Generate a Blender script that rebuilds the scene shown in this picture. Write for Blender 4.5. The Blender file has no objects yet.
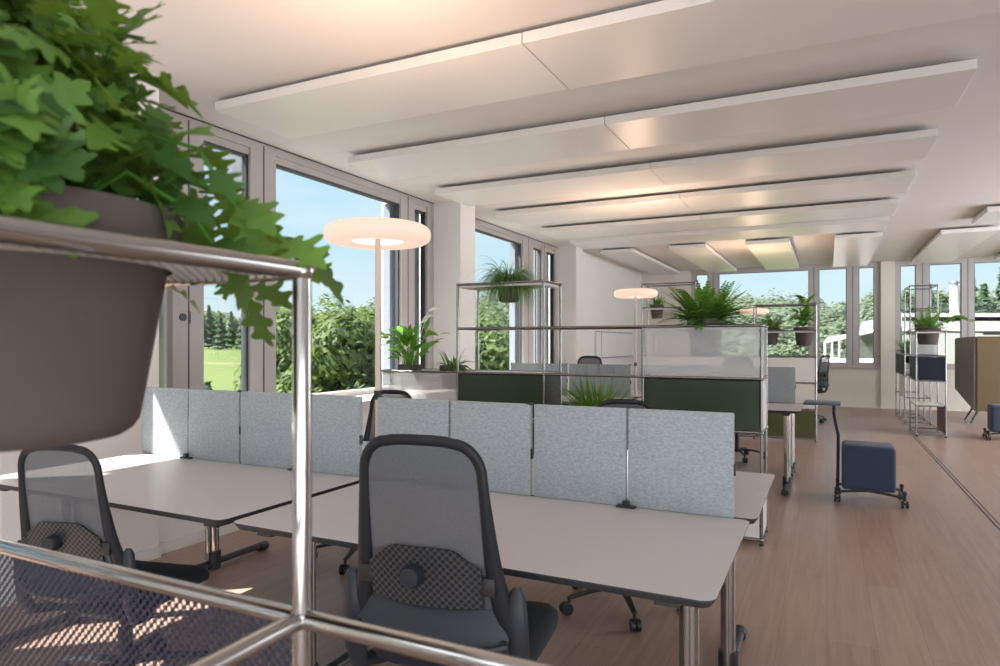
import bpy, bmesh, math, random
from math import sin, cos, pi, radians as R, sqrt, atan2
from mathutils import Vector as V, Matrix as M4, noise as NZ
random.seed(7)
sc = bpy.context.scene
COL = sc.collection

# ------------------------------------------------------------------ helpers
class MB:
    """collects shapes into one bmesh and links it as one mesh object"""
    def __init__(s): s.bm = bmesh.new(); s.mi = 0
    def _faces(s, geom):
        for f in geom:
            if isinstance(f, bmesh.types.BMFace): f.material_index = s.mi
    def box(s, x0, x1, y0, y1, z0, z1, bev=0, seg=2, mat=None):
        r = bmesh.ops.create_cube(s.bm, size=1)
        vs = r['verts']
        for v in vs:
            v.co = V((x0+(v.co.x+.5)*(x1-x0), y0+(v.co.y+.5)*(y1-y0), z0+(v.co.z+.5)*(z1-z0)))
        fs = set(f for v in vs for f in v.link_faces)
        for f in fs: f.material_index = s.mi
        if bev:
            es = list(set(e for v in vs for e in v.link_edges))
            rr = bmesh.ops.bevel(s.bm, geom=es, offset=bev, segments=seg, affect='EDGES', profile=.5)
            for f in rr['faces']: f.material_index = s.mi
            vs = list(set(rr['verts']) | set(v for v in vs if v.is_valid))
            if mat is not None:
                for v in set(v for f in fs if f.is_valid for v in f.verts) | set(vs): v.co = mat @ v.co
        elif mat is not None:
            for v in vs: v.co = mat @ v.co
        return s
    def tube(s, pts, r, n=10, closed=False, cap=True, flat=1.0, up=None):
        pts = [V(p) for p in pts]; m = len(pts)
        rs = r if isinstance(r, (list, tuple)) else [r]*m
        rings = []; prev = None
        for i, p in enumerate(pts):
            a = pts[(i-1) % m] if (closed or i > 0) else p
            b = pts[(i+1) % m] if (closed or i < m-1) else p
            t = (b-a).normalized()
            if prev is None:
                ref = V(up) if up else (V((0,0,1)) if abs(t.z) < .9 else V((1,0,0)))
                u = t.cross(ref).normalized()
            else:
                u = (prev - t*prev.dot(t)).normalized()
            prev = u; w = t.cross(u)
            rings.append([s.bm.verts.new(p + (u*cos(2*pi*k/n)*rs[i] + w*sin(2*pi*k/n)*rs[i]*flat)) for k in range(n)])
        for i in range(m if closed else m-1):
            A, B = rings[i], rings[(i+1) % m]
            for k in range(n):
                f = s.bm.faces.new((A[k], A[(k+1)%n], B[(k+1)%n], B[k])); f.material_index = s.mi
        if cap and not closed:
            for ring, rev in ((rings[0], False), (rings[-1], True)):
                f = s.bm.faces.new(ring[::-1] if not rev else ring); f.material_index = s.mi
        return s
    def lathe(s, prof, n=32, c=(0,0,0), axis='z', mat=None):
        c = V(c); rings = []
        for (r, z) in prof:
            ring = []
            for k in range(n):
                a = 2*pi*k/n
                p = V((r*cos(a), r*sin(a), z))
                if axis == 'y': p = V((p.x, p.z, p.y))
                if axis == 'x': p = V((p.z, p.x, p.y))
                if mat is not None: p = mat @ p
                ring.append(s.bm.verts.new(c+p))
            rings.append(ring)
        for A, B in zip(rings, rings[1:]):
            for k in range(n):
                f = s.bm.faces.new((A[k], A[(k+1)%n], B[(k+1)%n], B[k])); f.material_index = s.mi
        for ring in (rings[0], rings[-1]):
            if (ring[0].co-ring[n//2].co).length > 1e-5:
                f = s.bm.faces.new(ring); f.material_index = s.mi
        return s
    def ball(s, c, r, sx=1, sy=1, sz=1, u=12, v=8):
        rr = bmesh.ops.create_uvsphere(s.bm, u_segments=u, v_segments=v, radius=r)
        for q in rr['verts']:
            q.co = V((q.co.x*sx, q.co.y*sy, q.co.z*sz)) + V(c)
            for f in q.link_faces: f.material_index = s.mi
        return s
    def poly(s, pts):
        f = s.bm.faces.new([s.bm.verts.new(V(p)) for p in pts]); f.material_index = s.mi
        return f
    def prism(s, outline, z0, z1, bev=0, mi_side=None):
        a = [s.bm.verts.new((x, y, z0)) for x, y in outline]
        b = [s.bm.verts.new((x, y, z1)) for x, y in outline]
        n = len(outline)
        f = s.bm.faces.new(a[::-1]); f.material_index = s.mi if mi_side is None else mi_side
        f = s.bm.faces.new(b); f.material_index = s.mi
        for k in range(n):
            f = s.bm.faces.new((a[k], a[(k+1)%n], b[(k+1)%n], b[k])); f.material_index = s.mi if mi_side is None else mi_side
        return s
    def build(s, name, mats, parent=None, smooth=True, loc=None, fixn=True):
        if fixn: bmesh.ops.recalc_face_normals(s.bm, faces=s.bm.faces)
        me = bpy.data.meshes.new(name); s.bm.to_mesh(me); s.bm.free()
        for m in (mats if isinstance(mats, (list, tuple)) else [mats]): me.materials.append(m)
        if smooth:
            for p in me.polygons: p.use_smooth = True
            try: me.set_sharp_from_angle(angle=R(38))
            except Exception: pass
        o = bpy.data.objects.new(name, me); COL.objects.link(o)
        if parent: o.parent = parent
        if loc: o.location = loc
        return o

def raw(name, verts, faces, mats, parent=None, smooth=False, mi=None):
    me = bpy.data.meshes.new(name); me.from_pydata(verts, [], faces); me.update()
    for m in (mats if isinstance(mats, (list, tuple)) else [mats]): me.materials.append(m)
    if mi: me.polygons.foreach_set('material_index', mi)
    if smooth: me.polygons.foreach_set('use_smooth', [True]*len(me.polygons))
    o = bpy.data.objects.new(name, me); COL.objects.link(o)
    if parent: o.parent = parent
    return o
def tag(o, label=None, cat=None, group=None, kind=None):
    if label: o['label'] = label
    if cat: o['category'] = cat
    if group: o['group'] = group
    if kind: o['kind'] = kind
    return o
def thing(name, label, cat, loc=(0,0,0), rz=0, group=None):
    o = bpy.data.objects.new(name, None); COL.objects.link(o)
    o.empty_display_size = .1
    o.location = loc; o.rotation_euler = (0, 0, rz)
    return tag(o, label, cat, group)
def struct(o): o['kind'] = 'structure'; return o
def copy_tree(o, parent=None):
    c = o.copy(); COL.objects.link(c)
    if parent: c.parent = parent
    for ch in list(o.children): copy_tree(ch, c)
    return c
def dup(o, loc, rz, label, group=None):
    c = copy_tree(o); c.location = loc; c.rotation_euler = (0, 0, rz); c['label'] = label
    if group: c['group'] = group
    return c

# ------------------------------------------------------------------ materials
MAT = {}
class NT:
    def __init__(s, name):
        s.m = bpy.data.materials.new(name); s.m.use_nodes = True
        s.t = s.m.node_tree; s.t.nodes.clear()
        s.out = s.n('ShaderNodeOutputMaterial'); MAT[name] = s.m
    def n(s, typ, **kw):
        nd = s.t.nodes.new(typ)
        for k, v in kw.items():
            if k.startswith('i_'):
                key = k[2:].replace('_', ' ')
                nd.inputs[key].default_value = v
            else: setattr(nd, k, v)
        return nd
    def l(s, a, b): s.t.links.new(a, b)
    def math(s, op, a, b=None, c=None):
        nd = s.n('ShaderNodeMath', operation=op)
        for i, x in enumerate((a, b, c)):
            if x is None: continue
            if isinstance(x, (int, float)): nd.inputs[i].default_value = x
            else: s.l(x, nd.inputs[i])
        return nd.outputs[0]
    def mix(s, fac, a, b):
        nd = s.n('ShaderNodeMix', data_type='RGBA')
        for sock, x in ((nd.inputs[0], fac), (nd.inputs[6], a), (nd.inputs[7], b)):
            if isinstance(x, (int, float)): sock.default_value = x
            elif isinstance(x, tuple): sock.default_value = (*x, 1) if len(x) == 3 else x
            else: s.l(x, sock)
        return nd.outputs[2]
    def ramp(s, fac, stops):
        nd = s.n('ShaderNodeValToRGB'); cr = nd.color_ramp
        while len(cr.elements) < len(stops): cr.elements.new(.5)
        for e, (p, c) in zip(cr.elements, stops): e.position = p; e.color = (*c, 1)
        s.l(fac, nd.inputs[0]); return nd.outputs[0]
    def coord(s, kind='Object'): return s.n('ShaderNodeTexCoord').outputs[kind]
    def noise(s, vec, scale, detail=3, rough=.5, stretch=None):
        if stretch:
            mp = s.n('ShaderNodeMapping'); mp.inputs['Scale'].default_value = stretch
            s.l(vec, mp.inputs['Vector']); vec = mp.outputs[0]
        nd = s.n('ShaderNodeTexNoise'); nd.inputs['Scale'].default_value = scale
        nd.inputs['Detail'].default_value = detail; nd.inputs['Roughness'].default_value = rough
        s.l(vec, nd.inputs['Vector']); return nd.outputs[0]
    def bump(s, h, strength=.2, dist=.01):
        nd = s.n('ShaderNodeBump'); nd.inputs['Strength'].default_value = strength
        nd.inputs['Distance'].default_value = dist; s.l(h, nd.inputs['Height']); return nd.outputs[0]
    def bsdf(s, col, rough=.5, metal=0, spec=.5, normal=None, sheen=0, **kw):
        b = s.n('ShaderNodeBsdfPrincipled')
        if isinstance(col, tuple): b.inputs['Base Color'].default_value = (*col, 1)
        else: s.l(col, b.inputs['Base Color'])
        if isinstance(rough, (int, float)): b.inputs['Roughness'].default_value = rough
        else: s.l(rough, b.inputs['Roughness'])
        b.inputs['Metallic'].default_value = metal
        b.inputs['Specular IOR Level'].default_value = spec
        if sheen: b.inputs['Sheen Weight'].default_value = sheen
        if normal is not None: s.l(normal, b.inputs['Normal'])
        return b.outputs[0]
    def fin(s, sh): s.l(sh, s.out.inputs[0]); return s.m
    def mixsh(s, fac, a, b):
        nd = s.n('ShaderNodeMixShader')
        if isinstance(fac, (int, float)): nd.inputs[0].default_value = fac
        else: s.l(fac, nd.inputs[0])
        s.l(a, nd.inputs[1]); s.l(b, nd.inputs[2]); return nd.outputs[0]
    def transp(s): return s.n('ShaderNodeBsdfTransparent').outputs[0]
    def holes(s, vec, a, b, pitch, rad, stag=1.0):
        """1 inside round holes of a staggered grid; a, b name the two axes"""
        sp = s.n('ShaderNodeSeparateXYZ'); s.l(vec, sp.inputs[0])
        res = []
        for off in (0, .5):
            ds = []
            for ax, k in ((a, 1.0), (b, stag)):
                q = s.math('ADD', s.math('DIVIDE', sp.outputs[ax], pitch*k), off)
                q = s.math('MULTIPLY', s.math('SUBTRACT', s.math('FRACT', q), .5), pitch*k)
                ds.append(s.math('MULTIPLY', q, q))
            res.append(s.math('ADD', ds[0], ds[1]))
        d = s.math('MINIMUM', res[0], res[1])
        return s.math('LESS_THAN', d, rad*rad)

def simple(name, col, rough=.5, metal=0, spec=.5, var=.0, vs=8, bump=0, bs=200, sheen=0):
    t = NT(name); c = t.coord()
    colr = col
    if var:
        nz = t.noise(c, vs, 4)
        colr = t.mix(nz, tuple(x*(1-var) for x in col), tuple(min(1, x*(1+var)) for x in col))
    nm = t.bump(t.noise(c, bs, 2), bump, .002) if bump else None
    return t.fin(t.bsdf(colr, rough, metal, spec, nm, sheen))

simple('wall_white', (.73,.72,.71), .85, var=.03, vs=3, bump=.05, bs=90)
simple('wall_cream', (.68,.635,.565), .8, var=.03, vs=3)
simple('panel_white', (.75,.735,.72), .34, var=.02, vs=2)
simple('frame_taupe', (.43,.405,.39), .5, var=.03)
simple('gasket', (.05,.055,.065), .5)
simple('blind_guide', (.20,.22,.26), .4)
simple('chrome', (.42,.41,.395), .11, 1.0)
simple('chrome_tube', (.27,.27,.265), .22, 1.0)
simple('brushed_steel', (.62,.61,.60), .3, 1.0)
simple('black_plastic', (.018,.018,.02), .45, var=.1)
simple('chair_frame', (.016,.017,.021), .45, spec=.3)
simple('chair_shell', (.024,.027,.034), .4, spec=.35)
simple('seat_fabric', (.012,.013,.018), .95, bump=.4, bs=400, sheen=.05)
simple('desk_edge', (.035,.036,.04), .5)
simple('pot_taupe', (.080,.064,.055), .9, var=.14, vs=14, bump=.25, bs=60)
simple('pot_grey', (.15,.135,.125), .85, var=.1, vs=12)
simple('soil', (.035,.022,.014), .95, var=.4, vs=80, bump=.6, bs=120)
simple('metal_white', (.72,.70,.67), .4)
simple('metal_navy', (.014,.015,.030), .5, spec=.2)
simple('metal_black', (.03,.032,.034), .35)
simple('metal_brown', (.16,.09,.07), .5)
simple('metal_olive', (.075,.082,.025), .6, var=.2, vs=3)
simple('stool_blue', (.036,.056,.092), .9, var=.12, vs=60, bump=.5, bs=500, sheen=.15)
simple('tablet_blue', (.055,.085,.125), .45)
simple('booth_grey', (.27,.255,.22), .95, var=.08, vs=40, bump=.4, bs=400)
simple('booth_brown', (.15,.105,.06), .95, var=.1, vs=40, bump=.4, bs=400)
simple('bark', (.10,.075,.05), .95, var=.3, vs=8)
simple('roof_white', (.66,.60,.61), .7)
simple('roof_grey', (.17,.175,.195), .6)
simple('facade_grey', (.20,.175,.18), .6)
simple('flower_white', (.9,.9,.84), .6)
simple('lamp_pole', (.62,.52,.45), .4)
simple('joint_dark', (.06,.05,.045), .7)

def mk_ceiling():
    t = NT('ceiling_plaster'); c = t.coord()
    a = t.noise(c, 1.2, 5); b = t.noise(c, 60, 3, stretch=(1, .08, 1))
    col = t.mix(a, (.66,.64,.625), (.73,.71,.695))
    nicks = t.noise(c, 9, 2, stretch=(.6, 3.0, 1))
    nk = t.math('GREATER_THAN', nicks, .80)
    col = t.mix(t.math('MULTIPLY', nk, .25), col, (.35,.30,.26))
    return t.fin(t.bsdf(col, .8, spec=.3, normal=t.bump(b, .12, .004)))
mk_ceiling()
def mk_floor():
    t = NT('floor_laminate'); c = t.coord()
    mp = t.n('ShaderNodeMapping'); mp.inputs['Rotation'].default_value = (0, 0, R(90)); t.l(c, mp.inputs['Vector'])
    br = t.n('ShaderNodeTexBrick'); t.l(mp.outputs[0], br.inputs['Vector'])
    br.offset = .37; br.offset_frequency = 2
    for k, v in dict(Scale=1.0).items(): br.inputs[k].default_value = v
    br.inputs['Brick Width'].default_value = 1.38; br.inputs['Row Height'].default_value = .195
    br.inputs['Mortar Size'].default_value = .0012; br.inputs['Mortar Smooth'].default_value = .3
    br.inputs['Color1'].default_value = (0, 0, 0, 1); br.inputs['Color2'].default_value = (1, 1, 1, 1)
    br.inputs['Mortar'].default_value = (.5, .5, .5, 1)
    g1 = t.noise(c, 5, 6, .6, stretch=(7, .35, 1)); g2 = t.noise(c, 22, 4, .6, stretch=(6, .12, 1))
    col = t.ramp(g1, [(.25, (.285,.178,.135)), (.5, (.385,.253,.196)), (.75, (.47,.33,.267))])
    col = t.mix(t.math('MULTIPLY', g2, .45), col, (.24,.15,.112))
    pl = t.n('ShaderNodeSeparateColor'); t.l(br.outputs['Color'], pl.inputs[0])
    col = t.mix(t.math('MULTIPLY', pl.outputs[0], .28), col, (.48,.355,.288))
    col = t.mix(t.math('MULTIPLY', br.outputs['Fac'], .55), col, (.12,.08,.06))
    rg = t.math('ADD', t.math('MULTIPLY', g1, .12), .27)
    return t.fin(t.bsdf(col, rg, spec=.42, normal=t.bump(g2, .04, .002)))
mk_floor()
def mk_desktop():
    t = NT('desk_top'); c = t.coord()
    nz = t.noise(c, 220, 2)
    return t.fin(t.bsdf(t.mix(nz, (.50,.48,.475), (.54,.52,.515)), .33, spec=.45))
mk_desktop()
def mk_felt():
    t = NT('felt_grey'); c = t.coord()
    a = t.noise(c, 70, 5, .65, stretch=(1, 1, 1.8)); b = t.noise(c, 420, 3, .6, stretch=(.35, 1, 1))
    v = t.math('ADD', t.math('MULTIPLY', a, .6), t.math('MULTIPLY', b, .4))
    col = t.ramp(v, [(.36, (.255,.28,.30)), (.5, (.335,.363,.38)), (.64, (.42,.448,.46))])
    return t.fin(t.bsdf(col, .95, spec=.15, normal=t.bump(b, .35, .003), sheen=.1))
mk_felt()
def mk_glass(name='pane_glass', tint=(.96,.985,.98), k=1.0):
    t = NT(name)
    tr = t.n('ShaderNodeBsdfTransparent'); tr.inputs[0].default_value = (*tint, 1)
    gl = t.n('ShaderNodeBsdfGlossy'); gl.inputs['Roughness'].default_value = .02
    fr = t.n('ShaderNodeFresnel'); fr.inputs[0].default_value = 1.45
    return t.fin(t.mixsh(t.math('MULTIPLY', fr.outputs[0], k), tr.outputs[0], gl.outputs[0]))
mk_glass('pane_glass', k=.6); mk_glass('clear_panel', (.90,.93,.93), 1.2)
def mk_haze(name, col, fac):
    t = NT(name); tr = t.transp()
    d = t.bsdf(col, .4)
    return t.fin(t.mixsh(fac, tr, d))
mk_haze('white_perforated', (.74,.75,.75), .36)
def mk_frost():
    t = NT('frosted_panel')
    tl = t.n('ShaderNodeBsdfTranslucent'); tl.inputs[0].default_value = (.85,.87,.88, 1)
    a = t.mixsh(.5, t.bsdf((.74,.76,.77), .35), tl.outputs[0])
    return t.fin(t.mixsh(.42, t.transp(), a))
mk_frost()
def mk_perf():
    t = NT('navy_perforated'); c = t.coord()
    h = t.holes(c, 'X', 'Z', .0122, .00365)
    return t.fin(t.mixsh(h, t.bsdf((.022,.024,.045), .4), t.transp()))
mk_perf()
def mk_tray():
    t = NT('tray_perforated'); c = t.coord()
    h = t.holes(c, 'X', 'Y', .012, .0022)
    return t.fin(t.bsdf(t.mix(h, (.62,.58,.55), (.1,.09,.085)), .45))
mk_tray()
def mk_vent():
    t = NT('vent_perforated'); c = t.coord()
    h = t.holes(c, 'Y', 'Z', .022, .0045)
    return t.fin(t.mixsh(h, t.bsdf((.16,.17,.19), .5), t.transp()))
mk_vent()
def mk_chairmesh():
    t = NT('chair_mesh'); c = t.coord()
    w = t.noise(c, 260, 2)
    d = t.bsdf(t.mix(w, (.07,.073,.083), (.125,.13,.143)), .7)
    return t.fin(t.mixsh(.88, t.transp(), d))
mk_chairmesh()
def mk_lumbar():
    t = NT('lumbar_perforated'); c = t.coord()
    h = t.holes(c, 'X', 'Z', .0190, .0056)
    return t.fin(t.mixsh(h, t.bsdf((.055,.058,.066), .4), t.bsdf((.008,.008,.009), .6)))
mk_lumbar()
def mk_green():
    t = NT('metal_green'); c = t.coord()
    return t.fin(t.bsdf(t.mix(t.noise(c, 2, 2), (.018,.035,.018), (.035,.06,.028)), .3))
mk_green()
def mk_leaf(name, a, b, trans=.35, rough=.45):
    t = NT(name)
    g = t.n('ShaderNodeNewGeometry')
    col = t.mix(g.outputs['Random Per Island'], a, b)
    c = t.coord(); col2 = t.mix(t.math('MULTIPLY', t.noise(c, 12, 2), .5), col, tuple(x*.45 for x in a))
    d = t.bsdf(col2, rough, spec=.35)
    tl = t.n('ShaderNodeBsdfTranslucent'); t.l(t.mix(.5, col2, (.35,.5,.05)), tl.inputs[0])
    return t.fin(t.mixsh(trans, d, tl.outputs[0]))
mk_leaf('leaf_vine', (.035,.11,.025), (.21,.39,.06), .36, .45)
mk_leaf('leaf_lily', (.07,.26,.03), (.17,.46,.07), .4)
mk_leaf('leaf_fern', (.06,.22,.03), (.20,.44,.08), .4)
mk_leaf('leaf_grass', (.06,.17,.05), (.20,.36,.13), .4)
mk_leaf('leaf_bush', (.055,.10,.035), (.15,.20,.08), .3, .7)
mk_leaf('leaf_pine', (.09,.16,.11), (.16,.24,.14), .3, .8)
def mk_hill():
    t = NT('leaf_hill'); g = t.n('ShaderNodeNewGeometry'); c = t.coord()
    col = t.mix(g.outputs['Random Per Island'], (.14,.20,.085), (.21,.27,.12))
    col = t.mix(t.ramp(t.noise(c, .16, 3), [(.4, (0,0,0)), (.65, (1,1,1))]), col, t.mix(g.outputs['Random Per Island'], (.12,.17,.095), (.19,.23,.12)))
    col = t.mix(.38, col, (.25,.29,.26))  # aerial haze put into the leaf colour as an even grey-green veil
    tl = t.n('ShaderNodeBsdfTranslucent'); t.l(col, tl.inputs[0])
    return t.fin(t.mixsh(.5, t.bsdf(col, .95, spec=.1), tl.outputs[0]))
mk_hill()
def mk_field():
    t = NT('field_grass'); c = t.coord()
    a = t.noise(c, .035, 4); b = t.noise(c, 2.5, 5, .7)
    col = t.mix(a, (.10,.145,.045), (.17,.195,.075)); col = t.mix(t.math('MULTIPLY', b, .5), col, (.085,.135,.042))
    st = t.math('GREATER_THAN', t.noise(c, .05, 2, stretch=(.4, 3, 1)), .63)
    col = t.mix(t.math('MULTIPLY', st, .5), col, (.22,.20,.12))
    ln = t.n('ShaderNodeVectorMath', operation='LENGTH'); t.l(c, ln.inputs[0])
    nearm = t.math('LESS_THAN', ln.outputs['Value'], 19.0)
    col = t.mix(nearm, col, (.19,.185,.18))  # grey ground added near the building to cut green bounce light indoors
    return t.fin(t.bsdf(col, .95, spec=.1))
mk_field()
def mk_emit(name, col, st, cam=None):
    t = NT(name); e = t.n('ShaderNodeEmission'); e.inputs[0].default_value = (*col, 1); e.inputs[1].default_value = st
    return t.fin(e.outputs[0])
def mk_glow():
    t = NT('lamp_glow'); e = t.n('ShaderNodeEmission'); e.inputs[0].default_value = (1, .71, .57, 1); e.inputs[1].default_value = .43
    a = t.n('ShaderNodeAddShader'); t.l(e.outputs[0], a.inputs[0]); t.l(t.bsdf((.30,.25,.2), .5), a.inputs[1]); return t.fin(a.outputs[0])
mk_glow()
mk_emit('lamp_core', (1.0,.90,.78), .9)

# ------------------------------------------------------------------ room shell
CZ = 2.96; XW = -4.15; YF = 15.41
o = MB().box(-4.3, 7.5, -4.0, YF+.15, -.12, 0).build('floor', MAT['floor_laminate'], smooth=False); struct(o)
o = MB().box(-4.3, 7.5, -4.0, YF+.25, CZ, CZ+.25).build('ceiling', MAT['ceiling_plaster'], smooth=False); struct(o)
w = MB()
SILL = .78
w.box(-4.30, -3.73, -4.0, 10.7, 0, SILL)             # parapet
w.box(-4.50, -3.69, 1.87, 2.74, 0, CZ)                # pillars
w.box(-4.35, -3.79, 6.66, 7.02, 0, CZ)
w.box(-4.50, -3.69, -2.6, -1.75, 0, CZ)
w.box(-4.35, -3.81, 10.66, 11.0, 0, CZ)
w.box(-4.60, -3.90, 11.0, YF+.2, 0, CZ)              # blank wall
w.box(-4.40, -4.31, -4.0, 11.0, -4.3, SILL-.02)      # facade below the windows
struct(w.build('wall_left', MAT['wall_white'], smooth=False))
w = MB()
w.box(-3.95, 7.5, YF, YF+.3, 0, .80)
w.box(.97, 1.215, YF-.06, YF+.3, 0, CZ)
w.box(-3.95, -2.77, YF, YF+.3, 0, CZ)
w.box(4.2, 7.5, YF, YF+.3, 0, CZ)
struct(w.build('wall_far', MAT['wall_cream'], smooth=False))
struct(MB().box(7.5, 7.7, -4, YF+.3, 0, CZ).build('wall_right', MAT['wall_white'], smooth=False))
struct(MB().box(-4.3, 7.5, -4.2, -4.0, 0, CZ).build('wall_rear', MAT['wall_white'], smooth=False))
b = MB()
b.box(-3.73, -3.71, 2.74, 6.66, 0, .07).box(-3.79, -3.77, 6.66, 7.02, 0, .07).box(-3.73, -3.71, 7.02, 10.66, 0, .07).box(-3.69, -3.67, 1.87, 2.74, 0, .07)
b.box(-3.90, -3.88, 11.0, YF, 0, .07)
struct(b.build('baseboard_left', MAT['metal_white'], smooth=False))
struct(MB().box(-3.9, 7.5, YF-.02, YF, 0, .07).build('baseboard_far', MAT['wall_cream'], smooth=False))
f_ = MB()
f_.box(-4.47, -4.31, 6.08, 6.2, .4, CZ)
struct(f_.build('trim_4', MAT['wall_white'], smooth=False))
f_ = MB()
for a, b_ in ((6.24, 6.55), (9.98, 10.04), (10.14, 10.58), (7.10, 7.42)): f_.box(-4.36, -4.28, a, b_, SILL, CZ)
struct(f_.build('trim_5', MAT['blind_guide'], smooth=False))
# window sill boards
struct(MB().box(-4.15, -3.68, 2.74, 6.66, SILL, SILL+.02).box(-4.15, -3.68, 7.02, 10.66, SILL, SILL+.02).box(-4.15, -3.68, -1.75, 1.87, SILL, SILL+.02).build('trim_1', MAT['wall_white'], smooth=False))
struct(MB().box(-2.77, .97, YF-.05, YF, .80, .835).box(1.215, 4.2, YF-.05, YF, .80, .835).build('trim_2', MAT['frame_taupe'], smooth=False))
# floor joint
struct(MB().box(1.085, 1.097, -4, 11.0, 0, .0015).box(1.118, 1.126, -4, 11.0, 0, .0015).build('trim_3', MAT['joint_dark'], smooth=False))

def window_left(n, y0, y1, segs, z0=SILL, zt=CZ):
    root = bpy.data.objects.new('window_%d' % n, None); COL.objects.link(root); root['kind'] = 'structure'
    f = MB(); g = MB()
    f.box(XW-.10, XW, y0, y1, z0, z0+.07); f.box(XW-.10, XW, y0, y1, zt-.075, zt)
    f.box(XW-.09, XW-.02, y0, y1, zt-.13, zt-.075)
    edges = sorted([y0] + [v for s in segs for v in s[:2]] + [y1])
    for a, b_ in zip(edges[0::2], edges[1::2]):
        if b_-a > .001:
            f.box(XW-.10, XW, a, b_, z0+.07, zt-.075)
            if b_-a > .14:
                g.box(XW-.005, XW+.002, (a+b_)/2-.006, (a+b_)/2+.006, z0+.02, zt-.03)
    f.build('window_frame', MAT['frame_taupe'], root, smooth=False)
    g.box(XW-.005, XW+.002, y0, y1, zt-.012, zt-.001)
    for (a, b_, kind) in segs:
        if kind == 'v':
            MB().box(XW-.062, XW-.058, a, b_, z0+.07, zt-.13).build('vent_screen', MAT['vent_perforated'], root, smooth=False)
            continue
        zb, zc = z0+.07, zt-.13
        t_ = .022
        g.box(XW-.085, XW-.03, a, a+t_*.5, zb, zc).box(XW-.085, XW-.03, b_-t_, b_, zb, zc).box(XW-.085, XW-.03, a, b_, zc-.02, zc)
        p = MB(); p.poly([(XW-.05, a, zb), (XW-.05, b_, zb), (XW-.05, b_, zc), (XW-.05, a, zc)]).normal_update()
        p.build('pane', MAT['pane_glass'], root, smooth=False)
        if b_-a > .9:   # blind guide rail outside the far jamb
            MB().box(XW-.20, XW-.11, b_-.06, b_+.03, zb, zc).build('blind_guide', MAT['blind_guide'], root, smooth=False)
            MB().box(XW-.20, XW-.11, a, b_, zc+.03, zc+.12).build('blind_box', MAT['frame_taupe'], root, smooth=False)
    g.build('gasket', MAT['gasket'], root, smooth=False)
    return root
wl = window_left(1, 2.74, 6.66, [(2.80, 3.19, 'v'), (3.45, 3.90, 'p'), (4.17, 6.00, 'p'), (6.26, 6.53, 'p')])
window_left(2, 7.02, 10.66, [(7.12, 7.40, 'p'), (7.55, 9.22, 'p'), (9.62, 9.98, 'p'), (10.16, 10.56, 'p')])
window_left(3, -1.75, 1.87, [(-1.65, -1.35, 'p'), (-1.1, .50, 'p'), (.74, 1.79, 'p')])
# small round lock plate on the first window's wide frame
h = MB(); h.lathe([(0, 0), (.028, 0), (.028, .008), (0, .008)], 20, (XW, 3.27, 1.50), 'x'); h.box(XW, XW+.004, 3.315, 3.335, 1.455, 1.545)
h.build('lock_plate', MAT['gasket'], wl)

def window_far(n, x0, x1, panes, z0=.835, zt=CZ):
    root = bpy.data.objects.new('window_%d' % n, None); COL.objects.link(root); root['kind'] = 'structure'
    f = MB(); g = MB(); y0, y1 = YF+.02, YF+.12
    f.box(x0, x1, y0, y1, z0, z0+.075); f.box(x0, x1, y0, y1, zt-.10, zt)
    edges = [x0] + [v for s in panes for v in s] + [x1]
    for a, b_ in zip(edges[0::2], edges[1::2]):
        f.box(a, b_, y0, y1, z0+.075, zt-.10)
        if b_-a > .14: g.box((a+b_)/2-.01, (a+b_)/2+.01, y0-.004, y0+.01, z0+.02, zt-.03)
    for (a, b_) in panes:
        zb, zc = z0+.075, zt-.10
        g.box(a, a+.015, y0+.02, y1-.02, zb, zc).box(b_-.015, b_, y0+.02, y1-.02, zb, zc).box(a, b_, y0+.02, y1-.02, zc-.015, zc)
        p = MB(); p.poly([(a, y0+.05, zb), (b_, y0+.05, zb), (b_, y0+.05, zc), (a, y0+.05, zc)])
        p.build('pane', MAT['pane_glass'], root, smooth=False)
    f.build('window_frame', MAT['frame_taupe'], root, smooth=False)
    g.build('gasket', MAT['blind_guide'], root, smooth=False)
window_far(4, -2.77, .97, [(-2.66, -2.40), (-2.17, -.34), (-.155, .365), (.58, .86)])
window_far(5, 1.215, 4.2, [(1.31, 1.58), (1.80, 2.33), (2.53, 4.05)])

# ceiling panels ----------------------------------------------------------
def cpanel(x0, x1, y0, y1, label, z=2.87, seam=None):
    K = 1.0264; x0, x1, y0, y1 = x0*K, x1*K, y0*K, y1*K
    m = MB(); m.mi = 0
    xs = [x0, x1] if seam is None else [x0, seam-.002, seam+.002, x1]
    for a, b_ in zip(xs[0::2], xs[1::2]): m.box(a, b_, y0, y1, z, z+.058, .003, 1)
    ro = m.build('ceiling_panel', MAT['panel_white'], smooth=False)
    tag(ro, label, 'ceiling panel', 'white acoustic panels hung under the ceiling')
    hgr = MB()
    for x in (x0+.18, x1-.18):
        hgr.box(x-.02, x+.02, y0+.25, y1-.1, z+.058, CZ-.001)
    hgr.build('hanger', MAT['metal_white'], ro, smooth=False)
    return ro
cpanel(-3.58, .74, 3.06, 3.74, 'long white ceiling panel nearest the camera, its right end cut off by the photo top', seam=-1.42)
cpanel(-3.62, .745, 4.45, 5.11, 'long white ceiling panel, second from the camera, over the lamp by the first window', seam=-1.42)
cpanel(-3.58, .73, 5.77, 6.45, 'long white ceiling panel, third from the camera, starting by the first white pillar', seam=-1.42)
cpanel(-3.57, .72, 7.08, 7.80, 'long white ceiling panel, fourth from the camera, crossing above the hanging grass pot', seam=-1.42)
cpanel(-3.55, .71, 8.40, 9.15, 'long white ceiling panel, fifth from the camera, second last of the long ones', seam=-1.42)
cpanel(-3.50, .69, 9.50, 10.25, 'long white ceiling panel farthest from the camera, last of the long crosswise ones', seam=-1.42)
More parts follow.
